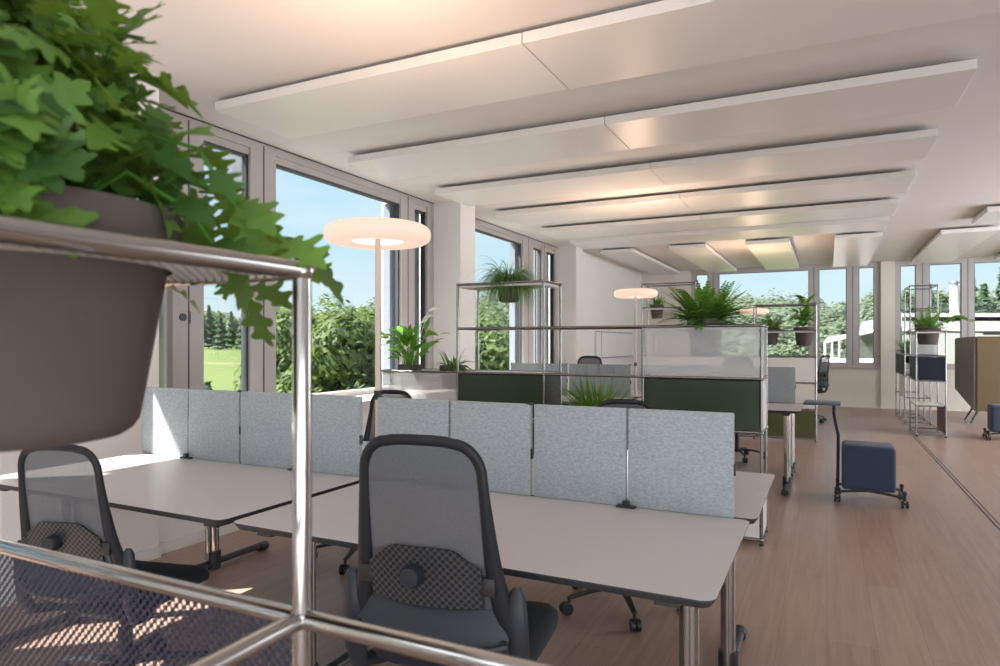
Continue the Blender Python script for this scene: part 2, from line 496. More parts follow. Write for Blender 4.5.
for a, b_, lb in ((-3.45, -2.89, 'short lengthwise ceiling panel beside the blank white wall'),
                  (-2.29, -1.71, 'short lengthwise ceiling panel second from the blank white wall, above the second lamp'),
                  (-1.13, -.51, 'short lengthwise ceiling panel over the wide far window pane'),
                  (.10, .71, 'short lengthwise ceiling panel over the narrow far panes left of the cream pillar')):
    cpanel(a, b_, 10.85, 14.80, lb)
cpanel(1.42, 2.09, 10.98, 14.8, 'lengthwise ceiling panel above the tall steel plant shelf on the right')
cpanel(1.66, 6.0, 9.35, 10.30, 'ceiling panel cut by the right photo edge, nearer of the two right hand ones')
cpanel(2.72, 3.35, 10.98, 14.8, 'lengthwise ceiling panel at far right edge above the high-backed armchair')

# ------------------------------------------------------------------ desks
def rounded(x0, x1, y0, y1, r, n=6):
    pts = []
    for cx, cy, a0 in ((x1-r, y1-r, 0), (x0+r, y1-r, 90), (x0+r, y0+r, 180), (x1-r, y0+r, 270)):
        for k in range(n+1):
            a = R(a0+90*k/n); pts.append((cx+r*cos(a), cy+r*sin(a)))
    return pts
DZ = .735
def make_desk(w_, d_, label, loc, group, legs=None):
    t = thing('desk', label, 'desk', loc, 0, group)
    m = MB()
    m.prism(rounded(0, w_, 0, d_, .035), DZ-.004, DZ, mi_side=1)
    outl = rounded(0, w_, 0, d_, .035); inn = rounded(.012, w_-.012, .012, d_-.012, .03)
    a = [m.bm.verts.new((x, y, DZ-.004)) for x, y in outl]; b_ = [m.bm.verts.new((x, y, DZ-.022)) for x, y in inn]
    n = len(a)
    for k in range(n):
        f = m.bm.faces.new((b_[k], b_[(k+1) % n], a[(k+1) % n], a[k])); f.material_index = 1
    f = m.bm.faces.new(b_[::-1]); f.material_index = 1
    m.build('desktop', [MAT['desk_top'], MAT['desk_edge']], t, smooth=False)
    f = MB(); f.box(.07, w_-.10, d_/2-.03, d_/2+.03, DZ-.062, DZ-.024); f.box(.06, .12, .06, d_-.06, DZ-.05, DZ-.024); f.box(w_-.15, w_-.09, .06, d_-.06, DZ-.05, DZ-.024)
    f.build('under_frame', MAT['desk_edge'], t, smooth=False)
    for x in (legs or (.13, w_-.13)):
        c = MB().tube([(x, d_/2, .05), (x, d_/2, DZ-.05)], .029, 20)
        lg = c.build('leg', MAT['chrome'], t)
        s2 = MB().tube([(x, d_/2-.045, .06), (x, d_/2-.045, DZ-.05)], .012, 12); s2.build('cable_tube', MAT['chrome'], lg)
        fb = MB(); fb.tube([(x, .07, .033), (x, d_-.07, .033)], .024, 12, flat=.75)
        fb.tube([(x, d_/2, .0), (x, d_/2, .10)], .038, 16)
        for yy in (.05, d_-.05): fb.tube([(x, yy-.03, .026), (x, yy+.03, .026)], .032, 12, flat=.8)
        fb.build('foot_bar', MAT['black_plastic'], lg)
    return t
g1, g2_ = 'desks of the bench nearest the camera', 'desks of the middle bench'
make_desk(1.475, .772, 'pale grey sunlit desk by the window, partly behind the big plant pot', (-3.25, 1.54, 0), g1, (.06, 1.495))
make_desk(1.51, .772, 'pale grey desk in the centre foreground with a mesh chair pushed in', (-1.735, 1.54, 0), g1, (1.51-.125,))
make_desk(1.475, .84, 'pale desk behind the felt screens beside the first window, under the ring lamp', (-3.25, 2.328, 0), g1, (.03, 1.495))
make_desk(1.53, .84, 'pale desk behind the felt screens of the foreground desk, its right end jutting out', (-1.735, 2.328, 0), g1, (1.51-.125,))
make_desk(1.48, .80, 'pale desk of the middle bench, left of the second lamp, camera side', (-3.30, 6.17, 0), g2_, (.06, 1.50))
make_desk(1.58, .80, 'pale desk of the middle bench, camera side, right end near the stool tablet', (-1.78, 6.17, 0), g2_, (1.455,))
make_desk(1.48, .80, 'pale desk of the middle bench, window side, carrying the second ring lamp', (-3.30, 7.0, 0), g2_, (.06, 1.50))
make_desk(1.58, .80, 'pale desk of the middle bench, far side, right end showing past the felt screen', (-1.78, 7.0, 0), g2_, (1.455,))
make_desk(1.58, .80, 'pale desk of the far bench hidden behind the far plant shelf', (-2.0, 11.3, 0), None)

def make_screen(x0, x1, y, label, group, joint=True):
    t = thing('desk_screen', label, 'desk screen', ((x0+x1)/2, y, DZ), 0, group)
    w2 = (x1-x0)/2
    for s_ in (-1, 1):
        a, b_ = (-w2+.003, -.004) if s_ < 0 else (.004, w2-.003)
        m = MB(); m.box(a, b_, -.012, .012, .001, .348, .004, 2)
        p = m.build('felt_panel', MAT['felt_grey'], t)
        sm = MB(); sm.tube([(a+.008, -.0125, .178), (b_-.008, -.0125, .178)], .0007, 6); sm.build('seam', MAT['felt_grey'], p)
    c = MB(); c.box(-.035, .035, -.035, .030, .0005, .008, .002, 1); c.box(-.012, .012, -.034, -.016, .006, .026, .003, 1)
    c.build('clamp', MAT['black_plastic'], t)
    h_ = MB(); h_.tube([(0, -.004, .01), (0, -.004, .20)], .0035, 8); h_.build('hinge_pin', MAT['brushed_steel'], t)
    MB().box(w2-.006, w2+.002, -.010, .010, .14, .18, .002, 1).build('side_clip', MAT['black_plastic'], t)
    if joint: MB().box(w2-.02, w2+.004, -.0125, .0125, .344, .3515, .003, 1).build('top_clip', MAT['black_plastic'], t)
    return t
gs = 'felt screens of the nearest bench'
make_screen(-3.24, -2.53, 2.3165, 'light grey felt screen catching a strip of sunlight, leftmost by the window', gs)
make_screen(-2.525, -1.81, 2.3165, 'light grey felt screen left of the ring lamp, no sunlight on it', gs, False)
make_screen(-1.72, -1.004, 2.3165, 'light grey felt screen behind the back of the foreground mesh chair', gs)
make_screen(-.996, -.273, 2.3165, 'light grey felt screen at the free right end of the nearest bench', gs, False)
gs = 'felt screens of the middle bench'
make_screen(-3.30, -2.60, 6.985, 'small-looking felt screen seen through the open steel tower by the second window', gs)
make_screen(-2.58, -1.88, 6.985, 'felt screen left of the second ring lamp, seen above the grass tuft', gs)
make_screen(-1.74, -1.03, 6.985, 'felt screen seen through the white mesh panel under the big fern', gs)
make_screen(-1.0, -.27, 6.985, 'felt screen standing right of the steel shelf with the green panel', gs, False)

# ------------------------------------------------------------------ ring lamps
def make_lamp(label, loc, ht, group):
    t = thing('ring_lamp', label, 'lamp', loc, 0, group)
    MB().lathe([(0, 0), (.055, 0), (.055, .012), (.018, .02), (.0, .02)], 28).build('base', MAT['lamp_pole'], t)
    MB().tube([(0, 0, .015), (0, 0, ht-.01)], .0125, 16).build('pole', MAT['lamp_pole'], t)
    MB().tube([(0, 0, .33), (0, 0, .37)], .016, 14).build('switch', MAT['black_plastic'], t)
    prof = []
    for k in range(24):
        a = 2*pi*k/24
        ca, sa = cos(a), sin(a)
        prof.append((.172+.062*math.copysign(abs(ca)**.8, ca), ht+.043*math.copysign(abs(sa)**.85, sa)))
    prof.append(prof[0])
    MB().lathe(prof, 56).build('ring_shade', MAT['lamp_glow'], t)
    MB().lathe([(0, ht+.026), (.108, ht+.026), (.1085, ht-.03), (.112, ht-.03), (.112, ht+.032), (0, ht+.032)], 40).build('diffuser', MAT['lamp_core'], t)
    L = bpy.data.lights.new('lamp_bulb', 'AREA'); L.shape = 'DISK'; L.size = .3; L.energy = 9; L.color = (1, .66, .45)
    lo = bpy.data.objects.new('lamp_bulb', L); COL.objects.link(lo); lo.parent = t; lo.location = (0, 0, ht+.06); lo.rotation_euler = (pi, 0, 0)
    return t
gl = 'ring lamps on the desks'
make_lamp('glowing ring lamp on a slim pole, largest, in front of the first window', (-1.785, 2.40, DZ), 1.06, gl)
make_lamp('glowing ring lamp in front of the blank white wall beside the big fern', (-1.86, 7.10, DZ), 1.115, gl)
make_lamp('small distant glowing ring lamp seen against the wooded hill', (-1.08, 11.72, DZ), 1.10, gl)

# ------------------------------------------------------------------ steel shelves
LV = {0: .035, 1: .38, 2: .73, 3: 1.08, 4: 1.43, 5: 1.78, 6: 2.13}
TR = .0098
def upright(t, x, y, z0, z1, levels):
    m = MB(); m.tube([(x, y, z0), (x, y, z1)], TR, 12)
    for z in levels: m.ball((x, y, z), TR*1.42, u=10, v=8)
    p = m.build('upright', MAT['chrome_tube'], t)
    f = MB(); f.lathe([(0, 0), (.014, 0), (.014, .012), (.006, .016), (.006, z0), (0, z0)], 12, (x, y, 0)); f.build('foot', MAT['black_plastic'], p)
def rail(t, a, b_):
    MB().tube([a, b_], TR, 12).build('rail', MAT['chrome_tube'], t)
def panel(t, name, mat, x0, x1, y0, y1, z0, z1, lab=None):
    o_ = MB().box(x0, x1, y0, y1, z0, z1).build(name, MAT[mat], t, smooth=False)
    if lab: o_['label'] = lab
    return o_
def tray(t, x0, x1, y0, y1, z, holes, mat='metal_white', name='planter_tray', lip=.03):
    """square sheet with round holes [(cx, cy, r)]"""
    holes = sorted(holes)
    cuts = [x0] + [(holes[i][0]+holes[i+1][0])/2 for i in range(len(holes)-1)] + [x1]
    m = MB()
    for i, (cx, cy, r) in enumerate(holes):
        a0, a1 = cuts[i], cuts[i+1]
        n = 40
        for zz, fl in ((z, 0), (z-.004, 1)):
            ins, outs = [], []
            for k in range(n):
                a = 2*pi*k/n; dx, dy = cos(a), sin(a)
                ins.append(m.bm.verts.new((cx+r*dx, cy+r*dy, zz)))
                sx = ((a1-cx)/dx if dx > 0 else (a0-cx)/dx) if abs(dx) > 1e-6 else 1e9
                sy = ((y1-cy)/dy if dy > 0 else (y0-cy)/dy) if abs(dy) > 1e-6 else 1e9
                q = min(sx, sy); outs.append(m.bm.verts.new((cx+q*dx, cy+q*dy, zz)))
            for k in range(n):
                f = [ins[k], outs[k], outs[(k+1) % n], ins[(k+1) % n]]
                m.bm.faces.new(f if not fl else f[::-1])
    m.box(x0, x1, y0, y0+.003, z-lip, z); m.box(x0, x1, y1-.003, y1, z-lip, z)
    m.box(x0, x0+.003, y0, y1, z-lip, z); m.box(x1-.003, x1, y0, y1, z-lip, z)
    return m.build(name, MAT[mat], t, smooth=False, fixn=False)

# shelf in the middle of the room
Y0, Y1 = 4.61, 4.96
XS = [-3.40, -2.648, -1.905, -1.155, -.38]
mid = thing('steel_shelf', 'chrome tube shelf with green panels crossing the room behind the nearest desks', 'shelf')
tops = [3, 5, 5, 4, 4]
for i, x in enumerate(XS):
    for y in (Y0, Y1): upright(mid, x, y, .02, LV[tops[i]], [LV[k] for k in range(tops[i]+1)])
for i in range(4):
    lvls = [[0, 1, 2, 3], [0, 1, 2, 3, 4, 5], [0, 2, 3, 4], [0, 1, 2, 3, 4]][i]
    for L_ in lvls:
        for y in (Y0, Y1):
            if i == 2 and L_ == 3 and y == Y1: continue
            rail(mid, (XS[i]+.01, y, LV[L_]), (XS[i+1]-.01, y, LV[L_]))
for i, x in enumerate(XS):
    for L_ in range(tops[i]+1): rail(mid, (x, Y0+.01, LV[L_]), (x, Y1-.01, LV[L_]))
e = .014
def bayp(i, z0, z1, mat, lab=None, y=Y0, name='front_panel'):
    panel(mid, name, mat, XS[i]+e, XS[i+1]-e, y-.004, y+.004, LV[z0]+e, LV[z1]-e, lab)
bayp(0, 2, 3, 'frosted_panel', 'frosted panel'); bayp(0, 2, 3, 'frosted_panel', None, Y1, 'back_panel')
bayp(0, 1, 2, 'metal_white'); bayp(1, 1, 2, 'metal_green')
bayp(1, 2, 3, 'metal_green', 'dark green panel'); bayp(1, 2, 3, 'metal_green', None, Y1, 'back_panel')
panel(mid, 'side_panel', 'metal_black', XS[2]-.004, XS[2]+.004, Y0+e, Y1-e, LV[2]+e, LV[3]-e)
panel(mid, 'side_panel', 'metal_green', XS[1]-.004, XS[1]+.004, Y0+e, Y1-e, LV[2]+e, LV[3]-e)
panel(mid, 'shelf_board', 'metal_white', XS[1]+e, XS[2]-e, Y0+e, Y1-e, LV[3]-.004, LV[3]+.004)
bayp(3, 2, 3, 'metal_green', 'dark green panel'); bayp(3, 2, 3, 'metal_green', None, Y1, 'back_panel')
bayp(3, 3, 4, 'white_perforated', 'white mesh panel'); bayp(3, 0, 1, 'metal_white', 'white drawer front')
panel(mid, 'side_panel', 'metal_white', XS[4]-.004, XS[4]+.004, Y0+e, Y1-e, LV[2]+e, LV[3]-e)
panel(mid, 'side_panel', 'frosted_panel', XS[4]-.004, XS[4]+.004, Y0+e, Y1-e, LV[3]+e, LV[4]-e)
panel(mid, 'side_panel', 'metal_black', XS[3]-.004, XS[3]+.004, Y0+e, Y1-e, LV[2]+e, LV[3]-e)
panel(mid, 'side_panel', 'metal_white', XS[4]-.004, XS[4]+.004, Y0+e, Y1-e, LV[0]+e, LV[1]-e)
panel(mid, 'shelf_board', 'metal_white', XS[3]+e, XS[4]-e, Y0+e, Y1-e, LV[3]-.004, LV[3]+.004)
panel(mid, 'shelf_board', 'metal_white', XS[3]+e, XS[4]-e, Y0+e, Y1-e, LV[1]-.004, LV[1]+.004)
YM = (Y0+Y1)/2
tray(mid, XS[0]+.01, XS[1]-.01, Y0+.01, Y1-.01, LV[3]+.004, [(-3.22, YM, .098), (-2.80, YM, .098)])
tray(mid, XS[1]+.01, XS[2]-.01, Y0+.01, Y1-.01, LV[5]+.004, [(-2.277, YM, .098)])
tray(mid, XS[3]+.01, XS[4]-.01, Y0+.01, Y1-.01, LV[4]+.004, [(-.76, YM, .118)])
tray(mid, XS[2]+.01, XS[3]-.01, Y0+.01, Y1-.01, LV[2]+.004, [(-1.55, YM, .133)])

# far shelf
LV0 = LV; LV = {k: v+.05*(k > 0) for k, v in LV0.items()}
F0, F1 = 9.72, 10.07
FX = [-2.45, -1.68, -.90, -.13]
far = thing('steel_shelf', 'distant chrome tube shelf with white panels in front of the wooded view', 'shelf')
ft = [6, 6, 5, 5]
for i, x in enumerate(FX):
    for y in (F0, F1): upright(far, x, y, .02, LV[ft[i]], [LV[k] for k in range(ft[i]+1)])
    for L_ in range(ft[i]+1): rail(far, (x, F0+.01, LV[L_]), (x, F1-.01, LV[L_]))
for i in range(3):
    for L_ in [[0, 2, 3, 5, 6], [0, 2, 3], [0, 1, 2, 3, 4, 5]][i]:
        for y in (F0, F1): rail(far, (FX[i]+.01, y, LV[L_]), (FX[i+1]-.01, y, LV[L_]))
for i in range(3):
    panel(far, 'front_panel', 'metal_white', FX[i]+e, FX[i+1]-e, F0-.004, F0+.004, LV[2]+e, LV[3]-e)
    panel(far, 'front_panel', 'metal_olive', FX[i]+e, FX[i+1]-e, F0-.004, F0+.004, LV[0]+e, LV[1]-e, 'olive green panel')
    panel(far, 'shelf_board', 'metal_white', FX[i]+e, FX[i+1]-e, F0+e, F1-e, LV[3]-.004, LV[3]+.004)
panel(far, 'front_panel', 'wall_cream', FX[2]+e, FX[3]-e, F0-.004, F0+.004, LV[1]+e, LV[2]-e, 'cream panel')
panel(far, 'side_panel', 'metal_white', FX[3]-.004, FX[3]+.004, F0+e, F1-e, LV[2]+e, LV[3]-e)
FM = (F0+F1)/2
tray(far, FX[2]+.01, FX[3]-.01, F0+.01, F1-.01, LV[4]+.004, [(-.70, FM, .108), (-.28, FM, .108)])
tray(far, FX[0]+.01, FX[1]-.01, F0+.01, F1-.01, LV[5]+.004, [(-2.27, FM, .098)])

# right hand shelf runs away from the camera
RX0, RX1 = 1.13, 1.48
RY = [11.0, 11.77, 12.53, 13.30, 14.05]
rsh = thing('steel_shelf', 'chrome tube shelf with navy boxes running along the floor joint on the right', 'shelf')
rt = [4, 6, 6, 3, 3]
for i, y in enumerate(RY):
    for x in (RX0, RX1): upright(rsh, x, y, .02, LV[rt[i]], [LV[k] for k in range(rt[i]+1)])
    for L_ in range(rt[i]+1):
        if L_ == 1 and i in (1, 3): continue
        rail(rsh, (RX0+.01, y, LV[L_]), (RX1-.01, y, LV[L_]))
for i in range(4):
    for L_ in [[0, 1, 2, 3, 4], [0, 2, 3, 5, 6], [0, 1, 2, 3], [0, 2, 3]][i]:
        for x in (RX0, RX1): rail(rsh, (x, RY[i]+.01, LV[L_]), (x, RY[i+1]-.01, LV[L_]))
    xa, xb = RX0+e, RX1-e
    if i != 1:
        panel(rsh, 'side_panel', 'metal_navy', RX0-.004, RX0+.004, RY[i]+e, RY[i+1]-e, LV[2]+e, LV[3]-e)
        panel(rsh, 'side_panel', 'metal_navy', RX1-.004, RX1+.004, RY[i]+e, RY[i+1]-e, LV[2]+e, LV[3]-e)
    panel(rsh, 'shelf_board', 'metal_white', xa, xb, RY[i]+e, RY[i+1]-e, LV[2]-.004, LV[2]+.004)
panel(rsh, 'front_panel', 'metal_navy', RX0+e, RX1-e, RY[0]-.004, RY[0]+.004, LV[2]+e, LV[3]-e, 'navy front')
panel(rsh, 'shelf_board', 'metal_white', RX0+e, RX1-e, RY[0]+e, RY[1]-e, LV[1]-.004, LV[1]+.004)
panel(rsh, 'side_panel', 'metal_brown', RX1-.004, RX1+.004, RY[0]+e, RY[1]-e, LV[0]+e, LV[1]-e, 'brown panel')
panel(rsh, 'side_panel', 'metal_white', RX0-.004, RX0+.004, RY[2]+e, RY[3]-e, LV[1]+e, LV[2]-e, 'white panel')
panel(rsh, 'back_panel', 'frosted_panel', RX0+e, RX1-e, RY[1]-.004, RY[1]+.004, LV[3]+e, LV[4]-e)
RM = (RX0+RX1)/2
tray(rsh, RX0+.01, RX1-.01, RY[0]+.01, RY[1]-.01, LV[4]+.004, [(RM, 11.3, .133)])
tray(rsh, RX0+.01, RX1-.01, RY[3]+.01, RY[4]-.01, LV[3]+.004, [(RM, 13.65, .108)])
tray(rsh, RX0+.01, RX1-.01, RY[2]+.01, RY[3]-.01, LV[3]+.004, [(RM, 12.9, .108)])

# foreground shelf
LVH = LV; LV = LV0
PX, PY = -.4735, .511
NL = [.035, .338, .688, 1.038, 1.388]
near = thing('steel_shelf', 'chrome tube shelf corner close to the camera carrying the big leafy plant', 'shelf')
GX = [PX-.77, PX, PX+.77]; GY = [PY-.36, PY]
for i, x in enumerate(GX):
    k = 5 if i < 2 else 4
    for y in GY:
        m = MB(); m.tube([(x, y, .02), (x, y, NL[k-1])], .0095, 20)
        for z in NL[:k]: m.ball((x, y, z), .0128, u=20, v=14)
        p = m.build('upright', MAT['chrome'], near)
        MB().lathe([(0, 0), (.014, 0), (.014, .012), (.006, .016), (.006, .03), (0, .03)], 12, (x, y, 0)).build('foot', MAT['black_plastic'], p)
    for z in NL[:k]: MB().tube([(x, GY[0]+.01, z), (x, GY[1]-.01, z)], .0095, 20).build('rail', MAT['chrome'], near)
for i in range(2):
    for z in (NL[:5] if i == 0 else NL[:4]):
        for y in GY:
            MB().tube([(GX[i]+.01, y, z), (GX[i+1]-.01, y, z)], .0095, 20).build('rail', MAT['chrome'], near)
MB().box(GX[0]+.012, GX[1]-.012, PY-.001, PY+.001, NL[2]+.012, NL[3]-.009).build('mesh_panel', MAT['navy_perforated'], near, smooth=False)
PC = (-.652, .336)
tray(near, GX[0]+.011, GX[1]-.011, GY[0]+.011, GY[1]-.011, NL[4]-.001, [(PC[0], PC[1], .131)], 'tray_perforated', lip=.006)

# ------------------------------------------------------------------ plants
def pot_mesh(t, r, rb, h, mat, z):
    """pot hung by its rim: rim top at z, body down to z-h"""
    rr = min(.025, rb*.25)
    prof = [(0, z-h), (rb-rr, z-h)]
    for k in range(1, 5):
        a = R(90*k/4); prof.append((rb-rr+rr*sin(a), z-h+rr*(1-cos(a))))
    prof += [(r*.955, z-.048), (r*1.035, z-.046), (r*1.05, z-.040), (r*1.06, z-.004), (r*1.05, z), (r*.98, z), (r*.95, z-.02), (r*.94, z-.03)]
    MB().lathe(prof, 48).build('pot', MAT[mat], t)
    MB().lathe([(0, z-.024), (r*.945, z-.03), (r*.9, z-.05), (0, z-.05)], 24).build('soil', MAT['soil'], t)
def strip(vs, fs, base, az, el, length, width, droop, n=6, twist=0, tipw=.05, shape='blade'):
    base = V(base); d = V((cos(el)*cos(az), cos(el)*sin(az), sin(el)))
    side = V((-sin(az), cos(az), 0)); side = (side*cos(twist) + V((0,0,1))*sin(twist))
    p = base.copy(); i0 = len(vs)
    for i in range(n+1):
        s_ = i/n
        if shape == 'blade': w_ = width*(1-s_**2)*(.5+.5*min(1, s_*5))+width*tipw*.2
        elif shape == 'ovate': w_ = width*max(.02, sin(pi*min(1, s_**.75))) 
        else: w_ = width
        vs.append(p+side*w_/2); vs.append(p-side*w_/2)
        d = (d+V((0, 0, -droop/n))).normalized(); p = p+d*(length/n)
    for i in range(n):
        a = i0+2*i; fs.append((a, a+1, a+3, a+2))
    return p
def frond(vs, fs, base, az, el, length, droop, pin, n=14, w_=.01):
    p = V(base); d = V((cos(el)*cos(az), cos(el)*sin(az), sin(el))); side = V((-sin(az), cos(az), 0))
    for i in range(n):
        q = p+d*(length/n); nn = d.cross(side)
        if i > 1:
            s_ = i/n; L_ = pin*sin(pi*(.12+.86*s_))**.8
            for sg in (-1, 1):
                tip = q+side*sg*L_+d*L_*.45+nn*(-L_*.1); i0 = len(vs)
                a = q; vs.extend([a-d*w_*.5, a+d*w_*.5, (a+tip)/2+d*w_*.55, tip, (a+tip)/2-d*w_*.45]); fs.append((i0, i0+1, i0+2, i0+3, i0+4))
        i0 = len(vs); vs.extend([p+side*.0015, p-side*.0015, q-side*.0012, q+side*.0012]); fs.append((i0, i0+1, i0+2, i0+3))
        p = q; d = (d+V((0, 0, -droop/n))).normalized(); 
def plant(name, label, loc, r, rb, h, mat, maker, leafmat, group=None, seed=1, cat='plant'):
    """loc = point on the tray level; the pot's rim stands .035 above it"""
    rnd = random.Random(seed)
    t = thing(name, label, cat, loc, 0, group)
    pot_mesh(t, r, rb, h, mat, .046)
    vs, fs = [], []; maker(vs, fs, r, rnd)
    raw('foliage', vs, fs, MAT[leafmat], t, smooth=False)
    return t
def fern_maker(n, length, lo=.2, hi=1.45, droop=1.0, pin=.045, w_=.011, z=.02):
    def f(vs, fs, r, q):
        for i in range(n):
            az = q.uniform(0, 2*pi); el = q.uniform(lo, hi); rr = r*.6*sqrt(q.random())
            a2 = az+q.uniform(-.4, .4)
            frond(vs, fs, (rr*cos(az), rr*sin(az), z), a2, el, length*q.uniform(.65, 1.1), droop*q.uniform(.5, 1.3), pin*q.uniform(.8, 1.2), 14, w_)
    return f
def grass_maker(n, length, width, lo=.4, hi=1.5, droop=1.2, z=.02):
    def f(vs, fs, r, q):
        for i in range(n):
            az = q.uniform(0, 2*pi); rr = r*.75*sqrt(q.random())
            strip(vs, fs, (rr*cos(az), rr*sin(az), z), az+q.uniform(-.7, .7), q.uniform(lo, hi), length*q.uniform(.55, 1.15), width*q.uniform(.7, 1.2), droop*q.uniform(.4, 1.4), 7, q.uniform(-.5, .5))
    return f
def leafy_maker(n, length, width, lo=.3, hi=1.4, droop=.9, z=.02, stem=True):
    def f(vs, fs, r, q):
        for i in range(n):
            az = q.uniform(0, 2*pi); rr = r*.5*sqrt(q.random()); el = q.uniform(lo, hi)
            strip(vs, fs, (rr*cos(az), rr*sin(az), z), az+q.uniform(-.5, .5), el, length*q.uniform(.6, 1.1), width*q.uniform(.7, 1.15), droop*q.uniform(.5, 1.4), 10, q.uniform(-.5, .5), shape='ovate')
    return f
zt = .004
def lily_maker(vs, fs, r, q):
    for i in range(70):
        az = q.uniform(0, 2*pi); el = q.uniform(.95, 1.52); L_ = q.uniform(.06, .27)
        b = V((.04*cos(az), .04*sin(az), .02))
        tip = strip(vs, fs, b, az, el, L_, .006, .15, 4, 0, shape='flat')
        strip(vs, fs, tip, az+q.uniform(-.5, .5), el-q.uniform(.0, .6), q.uniform(.11, .17), q.uniform(.05, .07), q.uniform(.6, 1.8), 10, q.uniform(-.6, .6), shape='ovate')
lily = plant('potted_peace_lily', 'broad-leaved green plant with white blooms on the white shelf end by the first window', (-3.22, YM, LV[3]+zt), .10, .078, .20, 'pot_taupe', lily_maker, 'leaf_lily', seed=3)
fl = MB()
for (x, y, z, dx) in ((.10, .05, .44, .06), (.17, .02, .50, .05), (.13, -.04, .40, .05)):
    fl.tube([(.02, 0, .03), (x*.7, y*.7, z*.7), (x, y, z)], .0025, 6)
    vs, fs = [], []
    strip(vs, fs, (x, y, z), .2+dx*8, .7, .10, .05, .8, 6, .6, shape='ovate')
    bv = [fl.bm.verts.new(p) for p in vs]
    for f in fs: fl.bm.faces.new([bv[k] for k in f])
fl.build('white_bloom', MAT['flower_white'], lily, fixn=False)
plant('potted_spider_plant', 'small arching-leaved plant on the white shelf end beside the steel tower', (-2.80, YM, LV[3]+zt), .10, .078, .20, 'pot_taupe', grass_maker(60, .18, .018, .3, 1.4, 1.6), 'leaf_fern', seed=4)
def hanging(vs, fs, r, q):
    for i in range(720):
        az = q.uniform(0, 2*pi); rr = r*.75*sqrt(q.random())
        strip(vs, fs, (rr*cos(az), rr*sin(az), .02), az+q.uniform(-.5, .5), q.uniform(.35, 1.45), q.uniform(.18, .40), .0050, q.uniform(2.5, 4.8), 9, q.uniform(-.8, .8))
plant('hanging_grass_pot', 'pot of fine drooping grass hung in the top of the open steel tower', (-2.277, YM, LV[5]+zt), .10, .08, .19, 'pot_taupe', hanging, 'leaf_grass', seed=5)
plant('potted_fern', 'large bushy fern in a round grey planter above the white mesh panel', (-.76, YM, LV[4]+zt), .12, .10, .26, 'pot_grey', fern_maker(140, .33, .2, 1.25, .85, .036, .017), 'leaf_fern', seed=6)
plant('potted_grass', 'spiky bright grass tuft rising behind the felt screens in the open shelf bay', (-1.55, YM, LV[2]+zt), .135, .11, .22, 'pot_grey', grass_maker(210, .37, .020, .45, 1.5, .8), 'leaf_fern', seed=8)
plant('hanging_small_plant', 'small green plant in a grey pot hung beside the second ring lamp', (-2.27, FM, LVH[5]+zt), .10, .078, .20, 'pot_taupe', leafy_maker(30, .22, .035, .4, 1.5, .6), 'leaf_fern', seed=9)
plant('hanging_small_fern', 'low fern in a dark pot hung in the far shelf, left of the upright plant', (-.70, FM, LVH[4]+zt), .11, .085, .24, 'pot_taupe', fern_maker(60, .26, .15, 1.2, 1.2, .035), 'leaf_grass', seed=10)
def upright_leafy(vs, fs, r, q):
    for s_ in range(7):
        sx, sy = q.uniform(-.04, .04), q.uniform(-.04, .04); hh = q.uniform(.2, .52); lx = q.uniform(-.12, .12); ly = q.uniform(-.1, .1)
        for k in range(9):
            u_ = (k+1)/9; az = k*2.4+s_
            strip(vs, fs, (sx+lx*u_, sy+ly*u_, .03+hh*u_*.85), az, q.uniform(.1, 1.0), q.uniform(.15, .25), .066, q.uniform(.4, 1.2), 8, q.uniform(-.3, .3), shape='ovate')
        strip(vs, fs, (sx, sy, .02), 0, 1.5, hh*.9, .006, .05, 5, shape='flat')
plant('hanging_upright_plant', 'tall upright broad-leaved plant in a brown pot hung in the far shelf', (-.28, FM, LVH[4]+zt), .125, .095, .25, 'pot_taupe', upright_leafy, 'leaf_fern', seed=11)
fr_ = plant('potted_trailing_fern', 'fern with one long side shoot in a brown planter on the right steel shelf', (RM, 11.3, LVH[4]+zt), .15, .12, .24, 'pot_taupe', fern_maker(70, .33, .2, 1.45, .9, .042, .012), 'leaf_fern', seed=12)
vs, fs = [], []; q = random.Random(2)
for k in range(16):
    s_ = k/15; base = (.1+.36*s_, -.05-.02*s_, .08+.10*sin(pi*s_*.8))
    for sg in (-1, 1): strip(vs, fs, base, sg*1.2+q.uniform(-.5, .5), q.uniform(-.1, .7), .14, .05, .6, 6, .2, shape='ovate')
raw('side_shoot', vs, fs, MAT['leaf_fern'], fr_)
plant('potted_grass', 'spiky grass in a navy box of the right steel shelf, nearest the cream pillar', (RM, 13.65, LVH[3]+zt), .11, .085, .22, 'pot_grey', grass_maker(110, .40, .022, .4, 1.5, .9), 'leaf_grass', seed=13)
plant('potted_grass', 'dark spiky grass in a navy box behind the tall open part of the right shelf', (RM, 12.9, LVH[3]+zt), .11, .085, .22, 'pot_grey', grass_maker(80, .32, .022, .4, 1.5, .9), 'leaf_grass', seed=14)

